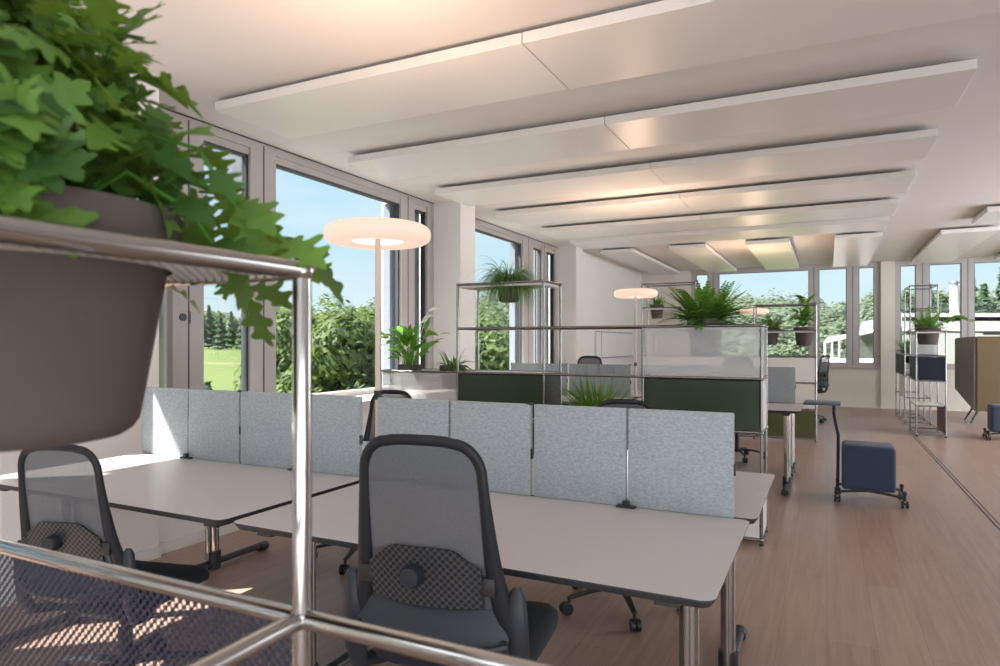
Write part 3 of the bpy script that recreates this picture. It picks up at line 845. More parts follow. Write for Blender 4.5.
# big foreground vine with lobed leaves
big = thing('potted_oakleaf_vine', 'large leafy vine with lobed leaves in a big taupe pot at the left front', 'plant', (PC[0], PC[1], NL[4]))
pot_mesh(big, .133, .105, .205, 'pot_taupe', .046)
LOBE = [(0, 0), (.03, .06), (.10, .12), (.22, .14), (.27, .20), (.20, .27), (.13, .31), (.20, .38), (.36, .42), (.41, .50), (.33, .56), (.17, .57), (.20, .66), (.30, .74), (.29, .81), (.18, .82), (.10, .83), (.10, .90), (.04, .97), (0, 1.0)]
def lobed(vs, fs, base, d, up, L_, q, wid=1.0, fold=.25, curl=.3):
    d = d.normalized(); side = d.cross(up).normalized(); n_ = side.cross(d).normalized()
    i0 = len(vs)
    def pt(x, y):
        xx = x*L_*wid*1.05; yy = y*L_
        return V(base) + d*(yy) + side*xx + n_*(abs(xx)*fold - curl*L_*y*y + .02*L_*sin(9*x+5*y))
    c = [pt(0, y) for _, y in LOBE]
    for (x, y) in LOBE: vs.append(pt(0, y))
    n = len(LOBE)
    for sg in (1, -1):
        j0 = len(vs); jit = [q.uniform(.85, 1.12) for _ in LOBE]
        for (x, y), jj in zip(LOBE, jit): vs.append(pt(sg*x*jj, y))
        for k in range(n-1):
            f = (i0+k, i0+k+1, j0+k+1, j0+k)
            fs.append(f if sg > 0 else f[::-1])
q = random.Random(21)
vs, fs = [], []; stems = MB()
CX = V((0, 0, 0))
for i in range(1000):
    az = q.uniform(0, 2*pi); el = q.uniform(-.45, 1.5); rad = q.uniform(.45, 1.0)
    o_ = V((cos(az)*cos(el), sin(az)*cos(el), sin(el)))
    p = V((.185*o_.x, .185*o_.y, .205*o_.z))*rad + V((-.045, -.005, .085))
    p.z -= max(0, p.x*.897+p.y*.44)*.22
    wp = p + V((PC[0], PC[1], NL[4]))
    if p.z < .035 and (p.x*p.x+p.y*p.y) < .15**2: continue
    if p.z < .075 and (p.x*.89-p.y*.46) > .06 and (p.x*.897+p.y*.44) > -.03: continue
    if wp.y < .11 or (wp-V((0, 0, 1.315))).length < .40: continue
    d = V((o_.x*.6+q.uniform(-.9, .9), o_.y*.6+q.uniform(-.9, .9), q.uniform(-.9, .55)))
    lobed(vs, fs, p, d, o_*.8+V((q.uniform(-.7, .7), q.uniform(-.9, .4), .7)), q.uniform(.036, .066), q, q.uniform(.85, 1.15), q.uniform(-.1, .45), q.uniform(-.1, .55))
for i in range(75):
    tt = q.uniform(-.12, .03); F_ = V((.889, -.458, 0)); R_ = V((.458, .889, 0))
    p = F_*(.128-abs(tt)*.25)+R_*tt+V((0, 0, q.uniform(.045, .12)))
    lobed(vs, fs, p, F_*q.uniform(.2, .8)+R_*q.uniform(-.6, .6)+V((0, 0, q.uniform(-1.0, -.2))), F_+V((q.uniform(-.5, .5), q.uniform(-.5, .5), .5)), q.uniform(.045, .066), q, q.uniform(.9, 1.15), q.uniform(0, .4), q.uniform(-.1, .4))
# trailing shoots over the corner of the frame
def shoot(pts, n, L_):
    P = [V(p) for p in pts]
    stems.tube(P, .0022, 6)
    for i in range(n):
        s_ = (i+.5)/n*(len(P)-1); k = min(int(s_), len(P)-2); u_ = s_-k
        b_ = P[k].lerp(P[k+1], u_); t_ = (P[k+1]-P[k]).normalized()
        sg = 1 if i % 2 else -1
        sd = t_.cross(V((0, 0, 1))).normalized()
        lobed(vs, fs, b_, t_*.6+sd*sg*.9+V((0, 0, q.uniform(-.3, .4))), V((q.uniform(-.3, .3), -.5, .9)), L_*q.uniform(.8, 1.1), q, 1.0, .2, .25)
    lobed(vs, fs, P[-1], P[-1]-P[-2], V((0, -.5, .9)), L_*1.1, q, .9, .15, .2)
shoot([(.05, .05, .03), (.09, .10, .09), (.125, .145, .07), (.15, .175, .035), (.163, .192, .018)], 7, .062)
shoot([(.05, .02, .03), (.09, .06, .12), (.12, .10, .11), (.14, .125, .06)], 7, .062)
shoot([(.05, .0, .03), (.09, .05, .08), (.12, .09, .05), (.13, .115, .012)], 6, .06)
shoot([(.02, .03, .03), (.05, .10, .10), (.07, .16, .06), (.08, .19, .01), (.08, .20, -.02)], 6, .06)
shoot([(0, .02, .03), (.02, .05, .16), (.03, .08, .22)], 6, .065)
shoot([(-.06, .02, .03), (-.10, .04, .20), (-.12, .06, .27)], 6, .07)
shoot([(-.09, .0, .03), (-.13, .02, .22), (-.16, .03, .30)], 6, .07)
shoot([(-.03, .04, .03), (-.05, .07, .18), (-.045, .10, .24)], 6, .065)
raw('foliage', vs, fs, MAT['leaf_vine'], big, smooth=True)
for i in range(20):
    az = q.uniform(0, 2*pi); e2 = V((.08*cos(az)-.03, .08*sin(az), q.uniform(.05, .14)))
    stems.tube([(.05*cos(az), .05*sin(az), .02), tuple(e2*.5+V((0, 0, .08))), tuple(e2)], .002, 5)
stems.build('stems', MAT['leaf_lily'], big)

# ------------------------------------------------------------------ office chairs
def make_chair(hs, label, loc, rz, group):
    t = thing('office_chair', label, 'chair', loc, rz, group)
    # star base
    MB().lathe([(0, .075), (.032, .075), (.036, .09), (.030, .125), (.026, .13), (0, .13)], 20).build('base_hub', MAT['black_plastic'], t)
    for k in range(5):
        a = pi/2+2*pi*k/5+.3; dx, dy = cos(a), sin(a)
        m = MB(); m.tube([(.02*dx, .02*dy, .105), (.16*dx, .16*dy, .098), (.285*dx, .285*dy, .078)], [.022, .018, .013], 8, flat=.75)
        m.tube([(.285*dx, .285*dy, .085), (.285*dx, .285*dy, .055)], .009, 8)
        lg = m.build('base_leg', MAT['black_plastic'], t)
        c = MB(); px, py = -dy, dx
        for s_ in (-1, 1):
            cx, cy = .300*dx+px*.013*s_, .300*dy+py*.013*s_
            c.tube([(cx-px*.009, cy-py*.009, .0285), (cx+px*.009, cy+py*.009, .0285)], .0285, 16)
        c.tube([(.300*dx-px*.02, .300*dy-py*.02, .0285), (.300*dx+px*.02, .300*dy+py*.02, .0285)], .008, 8)
        c.build('caster', MAT['black_plastic'], lg)
    MB().tube([(0, 0, .12), (0, 0, hs*.55)], .026, 16).tube([(0, 0, hs*.5), (0, 0, hs-.08)], .016, 16).build('gas_lift', MAT['black_plastic'], t)
    m = MB(); m.box(-.09, .09, -.14, .14, hs-.105, hs-.06, .02, 3); m.build('mechanism', MAT['black_plastic'], t)
    # seat cushion with a rounded front
    m = MB(); n = 18; Wd, Dp = .225, .235
    for lay in range(2): pass
    top, bot = [], []
    gx = 14
    def outl(k, s_):
        a = 2*pi*k/40; ex = .42
        ca, sa = cos(a), sin(a)
        return (Wd*s_*math.copysign(abs(ca)**ex, ca), .03+Dp*s_*math.copysign(abs(sa)**ex, sa))
    rings = []
    for s_, z in ((.05, hs+.004), (.6, hs+.006), (.88, hs+.002), (.97, hs-.012), (1.0, hs-.032), (.985, hs-.052), (.93, hs-.062), (.3, hs-.062)):
        ring = []
        for k in range(40):
            x, y = outl(k, s_); zz = z
            if y > .15: zz -= (y-.15)**2*3.0
            ring.append(m.bm.verts.new((x, y, zz)))
        rings.append(ring)
    for A, B in zip(rings, rings[1:]):
        for k in range(40): m.bm.faces.new((A[k], A[(k+1) % 40], B[(k+1) % 40], B[k]))
    m.bm.faces.new(rings[0]); m.bm.faces.new(rings[-1])
    m.build('seat', MAT['seat_fabric'], t)
    # back: half width and depth by height
    zb, ztp = hs+.05, hs+.54
    def hw(s_): return .150+.034*(1-s_)+.020*max(0, 1-s_/.42)**1.4
    def by(s_, x=0): return -.235-.03*(1-s_)*s_*2-.085*s_**1.2-.03*(1-(x/.22)**2)*(1-.4*s_)+.03
    prof = []
    N = 16
    right = []
    for i in range(N+1):
        s_ = i/N; right.append((hw(s_), s_))
    corner = .16
    loop = []
    for (x, s_) in right:
        if s_ <= 1-corner: loop.append((x, s_))
    x_e, s_e = hw(1-corner), 1-corner
    for k in range(1, 9):
        a = R(90*k/8); rx = .07
        loop.append((hw(1-corner)-rx+rx*cos(a), s_e+corner*sin(a)))
    top_half = loop[:]
    full = top_half + [(x_, 1.0+.012*(1-(x_/.12)**2)) for x_ in (.07, .03, -.03, -.07)] + [(-x, s_) for (x, s_) in top_half[::-1]]
    def P3(x, s_): return V((x, by(min(s_, 1), x), zb+(ztp-zb)*s_))
    pts = [P3(x, s_) for x, s_ in full]
    rad = []
    for (x, s_) in full:
        rad.append(.0135+.017*max(0, 1-s_/.75))
    m = MB(); m.tube(pts, rad, 12, flat=.72, up=(0, 1, 0))
    fr = m.build('back_frame', MAT['chair_frame'], t)
    # mesh
    vs_, fs_ = [], []; nx = 16; rows = []
    for i in range(25):
        s_ = .06+.935*i/24
        if s_ <= 1-corner: xw = hw(s_)
        else:
            a = math.asin(min(1, (s_-(1-corner))/corner)); xw = hw(1-corner)-.07+.07*cos(a)
        xw -= .004
        for j in range(nx+1):
            x = -xw+2*xw*j/nx; vs_.append(P3(x, s_))
    for i in range(24):
        for j in range(nx):
            a = i*(nx+1)+j; fs_.append((a, a+1, a+nx+2, a+nx+1))
    raw('back_mesh', vs_, fs_, MAT['chair_mesh'], t, smooth=True)
    # lumbar pad with knob and side clips, on the rear of the mesh
    def curve_plate(outline, off, th, mat, name, parent):
        m = MB(); F = []; Bk = []
        xs_ = 20
        for (lo, hi, x) in outline:
            F.append([m.bm.verts.new(P3(x, s_)+V((0, -off, 0))) for s_ in (lo, (lo+hi)/2, hi)])
            Bk.append([m.bm.verts.new(P3(x, s_)+V((0, -off-th, 0))) for s_ in (lo, (lo+hi)/2, hi)])
        for A, B, rev in ((F, F, 0), (Bk, Bk, 1)):
            for k in range(len(A)-1):
                for r_ in range(2):
                    f = [A[k][r_], A[k+1][r_], A[k+1][r_+1], A[k][r_+1]]; m.bm.faces.new(f)
        for k in range(len(F)-1):
            m.bm.faces.new((F[k][0], F[k+1][0], Bk[k+1][0], Bk[k][0])); m.bm.faces.new((F[k][2], F[k+1][2], Bk[k+1][2], Bk[k][2]))
        for k in (0, -1):
            for r_ in range(2): m.bm.faces.new((F[k][r_], F[k][r_+1], Bk[k][r_+1], Bk[k][r_]))
        return m.build(name, mat, parent)
    ol = []
    for k in range(21):
        x = -.148+.296*k/20; u_ = abs(x)/.148
        lo = .20-.02*(1-u_*u_); hi = .485-(.10*max(0, u_-.55)/.45)
        ol.append((lo, hi, x))
    lp = curve_plate(ol, .012, .008, MAT['lumbar_perforated'], 'lumbar_pad', t)
    kc = P3(-.02, .345)
    MB().lathe([(0, -.020), (.026, -.020), (.027, -.024), (.027, -.045), (.023, -.052), (0, -.053)], 28, kc, 'y').build('lumbar_knob', MAT['chair_shell'], lp)
    for s_ in (-1, 1):
        c = P3(s_*.160, .31); m = MB(); m.box(c.x-.019, c.x+.019, c.y-.022, c.y-.006, c.z-.022, c.z+.022, .004, 2); m.build('lumbar_clip', MAT['black_plastic'], lp)
    # lower shell: bowed band behind the mesh and the seat back
    m = MB(); ra = []
    for k in range(25):
        x = -.205+.41*k/24; u_ = 1-(x/.205)**2
        row = []
        for (z, yo) in ((hs+.128-.028*u_, -.222-.025*u_), (hs+.10-.03*u_, -.232-.034*u_), (hs+.05-.012*u_, -.236-.046*u_), (hs+.030-.02*u_, -.250-.055*u_), (hs-.005-.02*u_, -.246-.045*u_), (hs-.03-.01*u_, -.20-.02*u_), (hs+.02, -.19-.02*u_), (hs+.11-.028*u_, -.205-.02*u_)):
            row.append(m.bm.verts.new((x, yo, z+.040)))
        ra.append(row)
    for A, B in zip(ra, ra[1:]):
        for r_ in range(8): m.bm.faces.new((A[r_], A[(r_+1) % 8], B[(r_+1) % 8], B[r_]))
    m.bm.faces.new(ra[0]); m.bm.faces.new(ra[-1])
    lip = [(-.205+.41*k/20, -.262-.058*(1-(( -.205+.41*k/20)/.205)**2), hs+.066-.018*(1-((-.205+.41*k/20)/.205)**2)) for k in range(21)]
    m.tube(lip, .010, 8)
    m.build('back_shell', MAT['chair_shell'], t)
    for s_ in (-1, 1):
        m = MB(); x = s_*.222
        m.tube([(x, -.20, hs-.065), (x, -.222, hs-.01), (x, -.234, hs+.10), (x, -.236, hs+.18), (x, -.234, hs+.197)], [.026, .029, .028, .022, .010], 14, flat=.62, up=(0, 1, 0))
        m.tube([(s_*.15, -.03, hs-.075), (s_*.20, -.12, hs-.08), (x, -.20, hs-.060)], .018, 10)
        sa = m.build('side_arm', MAT['chair_shell'], t)
        MB().box(x-.03*s_-.008, x-.03*s_+.008, -.262, -.236, hs+.03, hs+.075, .003, 1).build('clip', MAT['black_plastic'], sa)
    return t
gc = 'dark mesh office chairs'
make_chair(.54, 'dark office chair with grey mesh back, largest, pushed to the centre foreground desk', (-.905, 1.63, 0), R(7), gc)
make_chair(.42, 'dark mesh office chair at the sunlit desk under the big plant pot', (-2.40, 1.64, 0), R(14), gc)
make_chair(.45, 'dark chair top peeking over the felt screens beside the ring lamp pole', (-2.55, 3.28, 0), R(180), gc)
make_chair(.45, 'dark chair mostly hidden behind the right felt screens, casters under the foreground desk', (-.93, 3.25, 0), R(192), gc)
make_chair(.59, 'distant chair top showing over the middle bench screen before the blank wall', (-2.78, 8.0, 0), R(180), gc)
make_chair(.59, 'chair seen through the white mesh panel, its caster showing under the green panel', (-.92, 8.0, 0), R(185), gc)
make_chair(.56, 'distant dark chair seen side-on at the right end of the far white shelf', (-.30, 12.3, 0), R(66), gc)

# ------------------------------------------------------------------ tablet stools and lounge chair
def make_stool(label, loc, rz, tablet, group):
    t = thing('tablet_stool', label, 'stool', loc, rz, group)
    m = MB(); m.box(-.195, .195, -.185, .185, .10, .475, .035, 4)
    for v in m.bm.verts:
        k = (v.co.z-.10)/.375
        if v.co.z < .2: v.co.z += .028*(1-(v.co.x/.2)**2)
        v.co.x *= 1+.0*k
    m.build('seat_block', MAT['stool_blue'], t)
    MB().box(-.17, -.12, -.193, -.183, .418, .424, .002, 1).build('pull_tab', MAT['black_plastic'], t)
    f = MB()
    for y in (-.16, .16): f.tube([(-.225, y, .085), (-.1, y, .102), (0, y, .112), (.1, y, .102), (.255, y, .078)], .011, 10)
    f.tube([(-.225, -.16, .085), (-.225, .16, .085)], .011, 10); f.tube([(.235, -.16, .08), (.235, .16, .08)], .011, 10)
    fr = f.build('base_frame', MAT['black_plastic'], t)
    for x in (-.225, .255):
        for y in (-.16, .16):
            c = MB(); c.tube([(x, y, .11), (x, y, .055)], .012, 10)
            for s_ in (-1, 1): c.tube([(x+.016*s_-.008, y, .0275), (x+.016*s_+.008, y, .0275)], .0275, 16)
            c.tube([(x-.02, y, .03), (x+.02, y, .03)], .009, 8); c.ball((x, y, .115), .018)
            c.build('caster', MAT['black_plastic'], fr)
    if tablet:
        MB().tube([(-.225, -.16, .11), (-.222, -.16, .20), (-.218, -.16, .55), (-.24, -.16, .66), (-.25, -.15, .73), (-.25, -.13, .795)], .0125, 12).build('tablet_post', MAT['metal_navy'], t)
        tb = MB(); tb.box(-.48, -.20, -.26, .06, .80, .818, .007, 2); tb.build('tablet', MAT['tablet_blue'], t)
        MB().tube([(-.27, -.12, .792), (-.27, -.12, .801)], .03, 14).build('tablet_hinge', MAT['black_plastic'], t)
    return t
make_stool('blue upholstered block stool on casters with a tablet arm, standing in the aisle', (.305, 6.33, 0), R(-1), True, 'blue tablet stools')
make_stool('blue block stool cut by the right photo edge before the armchair', (2.19, 11.12, 0), R(-2), False, 'blue tablet stools')

lc = thing('lounge_chair', 'high-backed lounge chair in grey and brown felt at the right photo edge', 'armchair', (2.34, 13.2, 0))
def slab(pts_front, th, mat, name, nrm):
    m = MB(); n_ = V(nrm).normalized()*th
    a = [m.bm.verts.new(V(p)) for p in pts_front]; b_ = [m.bm.verts.new(V(p)+n_) for p in pts_front]; n = len(a)
    m.bm.faces.new(a); m.bm.faces.new(b_[::-1])
    for k in range(n): m.bm.faces.new((a[k], b_[k], b_[(k+1) % n], a[(k+1) % n]))
    es = list(m.bm.edges); bmesh.ops.bevel(m.bm, geom=es, offset=.018, segments=3, affect='EDGES')
    return m.build(name, MAT[mat], lc)
# side wing (grey), tall back (brown) facing the camera
slab([(-.36, .60, .52), (-.22, -.28, .20), (-.22, -.28, 1.42), (-.36, .60, 1.40)], .05, 'booth_grey', 'side_wing', (1, .1, 0))
slab([(-.20, -.30, .22), (.62, -.34, .22), (.62, -.34, 1.42), (-.20, -.30, 1.42)], .06, 'booth_brown', 'backrest', (0, 1, 0))
slab([(.62, -.28, .20), (.70, .40, .50), (.70, .40, 1.40), (.62, -.28, 1.42)], .05, 'booth_grey', 'side_wing', (-1, .1, 0))
m = MB(); m.box(-.14, .56, -.22, .42, .32, .46, .04, 3); m.build('seat', MAT['booth_brown'], lc)
for (x, y, ex, ey) in ((-.12, -.16, -.26, -.20), (.5, -.16, .6, -.26), (-.12, .3, -.24, .42), (.5, .3, .6, .42)):
    MB().tube([(x, y, .33), (x*.9+ex*.1, y, .26), (ex, ey, .012)], [.018, .018, .011], 10).build('leg', MAT['metal_black'], lc)

# pale board on the blank wall
wb = thing('wall_board', 'pale board with dark edge on the blank white wall behind the second lamp', 'board', (-3.9, 11.9, 1.02))
MB().box(0.001, .03, 0, 2.6, 0, .52).build('board_face', MAT['wall_white'], wb, smooth=False)
MB().box(0.03, .034, 0, .02, 0, .52).box(.03, .034, .33, .35, 0, .52).box(.03, .034, 0, 2.6, 0, .02).box(.03, .034, 0, 2.6, .5, .52).build('board_edge', MAT['blind_guide'], wb, smooth=False)

# ------------------------------------------------------------------ outdoors
def gz(x, y):
    d = sqrt(x*x+y*y); k = min(1, max(0, (d-25)/150)); k = k*k*(3-2*k)
    return -3.4+3.6*k+ (max(0, d-170)*.02)
vs, fs = [], []; nr, na = 40, 72
for i in range(nr):
    rr = 5.0*(1.13**i) if i else 0.5
    for j in range(na):
        a = 2*pi*j/na; x, y = rr*cos(a), rr*sin(a)+5; vs.append((x, y, gz(x, y)))
for i in range(nr-1):
    for j in range(na): fs.append((i*na+j, i*na+(j+1) % na, (i+1)*na+(j+1) % na, (i+1)*na+j))
gd = raw('ground', vs, fs, MAT['field_grass'], smooth=True); struct(gd)

def crown(q, n, rx, rz, cz, size, lumps=9):
    vs, fs = [], []
    L_ = [(V((q.uniform(-.6, .6)*rx, q.uniform(-.6, .6)*rx, cz+q.uniform(-.6, .7)*rz)), q.uniform(.35, .6)) for _ in range(lumps)]
    for i in range(n):
        c, k = q.choice(L_)
        d = V((q.gauss(0, 1), q.gauss(0, 1), q.gauss(0, 1))).normalized()
        p = c + V((d.x*rx*k, d.y*rx*k, d.z*rz*k))*q.uniform(.75, 1.05)
        nrm = (d+V((q.uniform(-.6, .6), q.uniform(-.6, .6), q.uniform(0, .8)))).normalized()
        a = nrm.cross(V((q.uniform(-1, 1), q.uniform(-1, 1), q.uniform(-1, 1)))).normalized(); b_ = nrm.cross(a)
        s_ = size*q.uniform(.6, 1.3); i0 = len(vs)
        vs.extend([p-a*s_, p+b_*s_*.5, p+a*s_, p-b_*s_*.5]); fs.append((i0, i0+1, i0+2, i0+3))
    return vs, fs
def conif(q, n, r, h, size):
    vs, fs = [], []
    for i in range(n):
        u_ = q.random()**1.4; z = h*(.08+.92*u_); az = q.uniform(0, 2*pi); rr = r*(1-u_)*(.75+.3*sin(u_*40))*q.uniform(.6, 1.05)
        p = V((rr*cos(az), rr*sin(az), z)); d = V((cos(az), sin(az), -.45)); sd = V((-sin(az), cos(az), q.uniform(-.3, .3)))
        s_ = size*q.uniform(.6, 1.3); i0 = len(vs)
        vs.extend([p-d*s_, p+sd*s_*.6, p+d*s_, p-sd*s_*.6]); fs.append((i0, i0+1, i0+2, i0+3))
    return vs, fs
def make_tree(name, label, loc, data, mat, trunk_h, tr, group, s_=1.0):
    t = thing(name, label, 'tree', loc, 0, group)
    raw('crown', data[0], data[1], MAT[mat], t)
    MB().tube([(0, 0, -.3), (.05*trunk_h, 0, trunk_h*.5), (0, .03*trunk_h, trunk_h)], [tr, tr*.8, tr*.5], 8).build('trunk', MAT['bark'], t)
    t.scale = (s_, s_, s_)
    return t
def cam_pt(u, d):
    th = atan2(327, 664); r = (u-500)/664*d
    return (r*cos(th)-d*sin(th), r*sin(th)+d*cos(th))
q = random.Random(5)
bushA = crown(q, 9000, 2.6, 3.0, 3.4, .17, 16); bushB = crown(q, 9000, 2.4, 2.6, 3.0, .17, 14)
spots = [(303, 33, 6.2), (328, 26, 5.6), (352, 34, 6.2), (378, 24.5, 5.6), (402, 33, 6.0), (288, 41, 6.2), (430, 26, 5.5), (470, 26, 5.4), (497, 34, 5.8), (530, 28, 5.1), (560, 36, 5.6)]
names = ['sunlit leafy tree behind the chrome post, left in the big window pane', 'sunlit leafy tree in the big window pane left of the lamp pole',
         'leafy tree just left of the ring lamp pole outside', 'leafy tree directly behind the ring lamp pole outside', 'leafy tree by the right frame of the first window',
         'leafy tree at the field edge beside the chrome post', 'leafy tree outside behind the first white pillar', 'leafy tree outside left in the second window',
         'leafy tree outside in the middle of the second window', 'leafy tree outside in the narrow panes of the second window', 'leafy tree outside behind the second white pillar']
protoA = protoB = None
for i, ((u, d, ht), nm) in enumerate(zip(spots, names)):
    x, y = cam_pt(u, d); z = gz(x, y-5)
    if i == 0: protoA = make_tree('leafy_tree', nm, (x, y, z), bushA, 'leaf_bush', 3.2, .16, 'leafy trees outside the left windows', ht/6.2); continue
    if i == 1: protoB = make_tree('leafy_tree', nm, (x, y, z), bushB, 'leaf_bush', 2.8, .16, 'leafy trees outside the left windows', ht/5.6); continue
    o = dup(protoA if i % 2 == 0 else protoB, (x, y, z), q.uniform(0, 6.28), nm)
    s_ = ht/(6.2 if i % 2 == 0 else 5.6); o.scale = (s_, s_, s_)
pineA = conif(q, 2600, 2.0, 10.5, .42); pineB = crown(q, 2600, 2.1, 4.2, 5.8, .4, 12)
pa = pb = None
lbp = 'dark tree in the distant row at the far edge of the green field'
for i in range(12):
    u = 186+i*11.5+q.uniform(-1, 1); d = 138 if i % 2 else 148; x, y = cam_pt(u, d); z = gz(x, y-5)-.3; k = q.uniform(.75, 1.08)
    if pa is None: pa = o = make_tree('field_edge_tree', lbp, (x, y, z), pineA, 'leaf_pine', 9, .25, 'trees along the far edge of the field')
    elif pb is None: pb = o = make_tree('field_edge_tree', lbp, (x, y, z), pineB, 'leaf_pine', 5, .3, 'trees along the far edge of the field')
    else: o = dup(pa if q.random() < .5 else pb, (x, y, z), q.uniform(0, 6.28), lbp)
    o.scale = (k, k, k)
sh_l = 'small conifer outside the first window standing in the field behind the felt screens'
x, y = cam_pt(207, 22); o = make_tree('young_conifer', sh_l, (x, y, gz(x, y-5)), conif(q, 1500, 1.2, 3.4, .16), 'leaf_pine', 2.6, .08, None)
# conifers behind the white roofs on the right
for i, u in enumerate((906, 928, 943, 968, 984, 1004)):
    d = 66 if i % 2 else 76; x, y = cam_pt(u, d); k = q.uniform(.95, 1.15)*(.95 if u < 950 else 1.05)
    o = dup(pa, (x, y, -3.2), q.uniform(0, 6.28), 'conifer rising behind the white roofs beyond the right window', 'conifers behind the white roofs'); o.scale = (k, k, k)

# wooded hill: too many crowns to count
def hill_h(u, d):
    return -3.4+(d-45)*.136*(1+.10*sin(u*.013)+.05*sin(u*.05+1))
vs, fs = [], []
def clump(c, r_, n, size):
    for k in range(n):
        d = V((q.gauss(0, 1), q.gauss(0, 1), abs(q.gauss(0, 1))*.9-.15)).normalized()
        rr = r_*q.uniform(.8, 1.05)*(1+.25*sin(d.x*5+c.x)*sin(d.y*4+c.y))
        p = c+V((d.x*rr, d.y*rr, d.z*rr*1.15))
        nr = (d*.55+V((q.uniform(-.5, .5), q.uniform(-.5, .5), q.uniform(.3, 1.2)))).normalized()
        a = nr.cross(V((q.uniform(-1, 1), q.uniform(-1, 1), q.uniform(-1, 1)))).normalized(); b_ = nr.cross(a)
        s_ = size*q.uniform(.6, 1.35); i0 = len(vs)
        vs.extend([p-a*s_, p+b_*s_*.7, p+a*s_, p-b_*s_*.7]); fs.append((i0, i0+1, i0+2, i0+3))
for i in range(620):
    u = q.uniform(380, 1060); d = 45+(q.random()**.8)*75
    if u > 812 and d < 72: continue
    if u > 885 and d < 95: continue
    x, y = cam_pt(u, d); z = hill_h(u, d)
    if u > 880: z = 1.315+40/664*d-2.2
    if u < 480: z -= 2
    r_ = q.uniform(1.6, 3.0)*(.75+d/220)
    clump(V((x, y, z)), r_, int(420+280*(120-d)/75), .19+.0016*d)
fo = raw('forest', vs, fs, MAT['leaf_hill'])
tag(fo, 'dense green forest covering the hillside beyond the far windows', 'forest', kind='stuff')
vs, fs = [], []
for i in range(90):
    u = q.uniform(120, 330); d = q.uniform(178, 200); x, y = cam_pt(u, d)
    clump(V((x, y, q.uniform(2.5, 7.5))), q.uniform(2.2, 3.6), 200, .7)
fo = raw('forest', vs, fs, MAT['leaf_pine'])
tag(fo, 'distant dark woodland behind the green field, seen through the left windows', 'forest', kind='stuff')

# neighbouring roofs
bl = thing('neighbour_building', 'low flat-roofed building with white roof bands beyond the right windows', 'building')
def quadbox(u0, u1, d, dep, z0, z1, mat, name, parent):
    (xa, ya), (xb, yb) = cam_pt(u0, d), cam_pt(u1, d)
    (xc, yc), (xd, yd) = cam_pt(u1, d+dep), cam_pt(u0, d+dep)
    m = MB(); m.prism([(xa, ya), (xb, yb), (xc, yc), (xd, yd)], z0, z1); return m.build(name, MAT[mat], parent, smooth=False)
def zz(v, d): return 1.315+(343-v)/664*d
quadbox(904, 1120, 46, 10, -4, zz(322, 46), 'facade_grey', 'wall', bl)
quadbox(900, 1124, 45.5, 11, zz(317, 46), zz(313.5, 46), 'roof_white', 'roof', bl)
quadbox(902, 1122, 45, 2, zz(331, 45), zz(321, 45), 'roof_white', 'parapet_band', bl)
quadbox(902, 1122, 44.5, 2, zz(343, 45), zz(335, 45), 'roof_white', 'parapet_band', bl)
ch = thing('roof_vent_pipe', 'tall white vent pipe with a dark cowl rising from the flat roof', 'vent pipe')
x, y = cam_pt(954.5, 46.2)
# the pipe stands on the building's roof
MB().tube([(x, y, zz(313.5, 46)), (x, y, zz(286, 46))], .27, 18).build('pipe', MAT['roof_white'], ch)
m = MB(); m.tube([(x, y, zz(286, 46)), (x, y, zz(284, 46))], .2, 12); m.ball((x, y, zz(282.5, 46)), .22); m.box(x-.38, x+.38, y-.06, y+.06, zz(283.5, 46), zz(281.6, 46)); m.build('cowl', MAT['roof_grey'], ch)
lw = thing('lower_roof_building', 'bright white low roof below the vent pipe, nearest beyond the right window', 'building')
quadbox(934, 983, 28, 12, -4, zz(333, 28), 'roof_white', 'roof', lw)
quadbox(983, 1060, 30, 9, -4, zz(340, 30), 'facade_grey', 'annex_wall', lw)
hs_ = thing('shed_house', 'grey pitched-roof house with a glazed porch beyond the narrow far panes', 'building')
m = MB()
def roofpoly(pts, th=.15):
    vsx = [V((*cam_pt(u, d), zz(v, d))) for (u, v, d) in pts]
    a = [m.bm.verts.new(p) for p in vsx]; b_ = [m.bm.verts.new(p-V((0, 0, th))) for p in vsx]; n = len(a)
    m.bm.faces.new(a); m.bm.faces.new(b_[::-1])
    for k in range(n): m.bm.faces.new((a[k], b_[k], b_[(k+1) % n], a[(k+1) % n]))
roofpoly([(857, 333, 27), (902, 327, 27), (902, 312, 33), (862, 322, 33)]); m.build('roof', MAT['roof_grey'], hs_, smooth=False)
quadbox(859, 902, 28, 5, -4, zz(334, 28), 'facade_grey', 'wall', hs_)
m = MB(); roofpoly([(824, 342, 24), (873, 331, 24), (873, 329, 27), (827, 338, 27)], .06); m.build('porch_roof', MAT['roof_white'], hs_, smooth=False)
m = MB()
for u in (825, 832, 839, 847, 858):
    x, y = cam_pt(u, 24.2); m.tube([(x, y, -3.6), (x, y, zz(341-(u-825)*.22, 24)-.05)], .045, 6)
m.build('porch_post', MAT['roof_white'], hs_)
quadbox(824, 873, 24.3, .03, -3.6, zz(344, 24), 'clear_panel', 'glazing', hs_)
quadbox(822, 880, 20, 6, -3.6, zz(362, 20), 'roof_white', 'terrace', hs_)

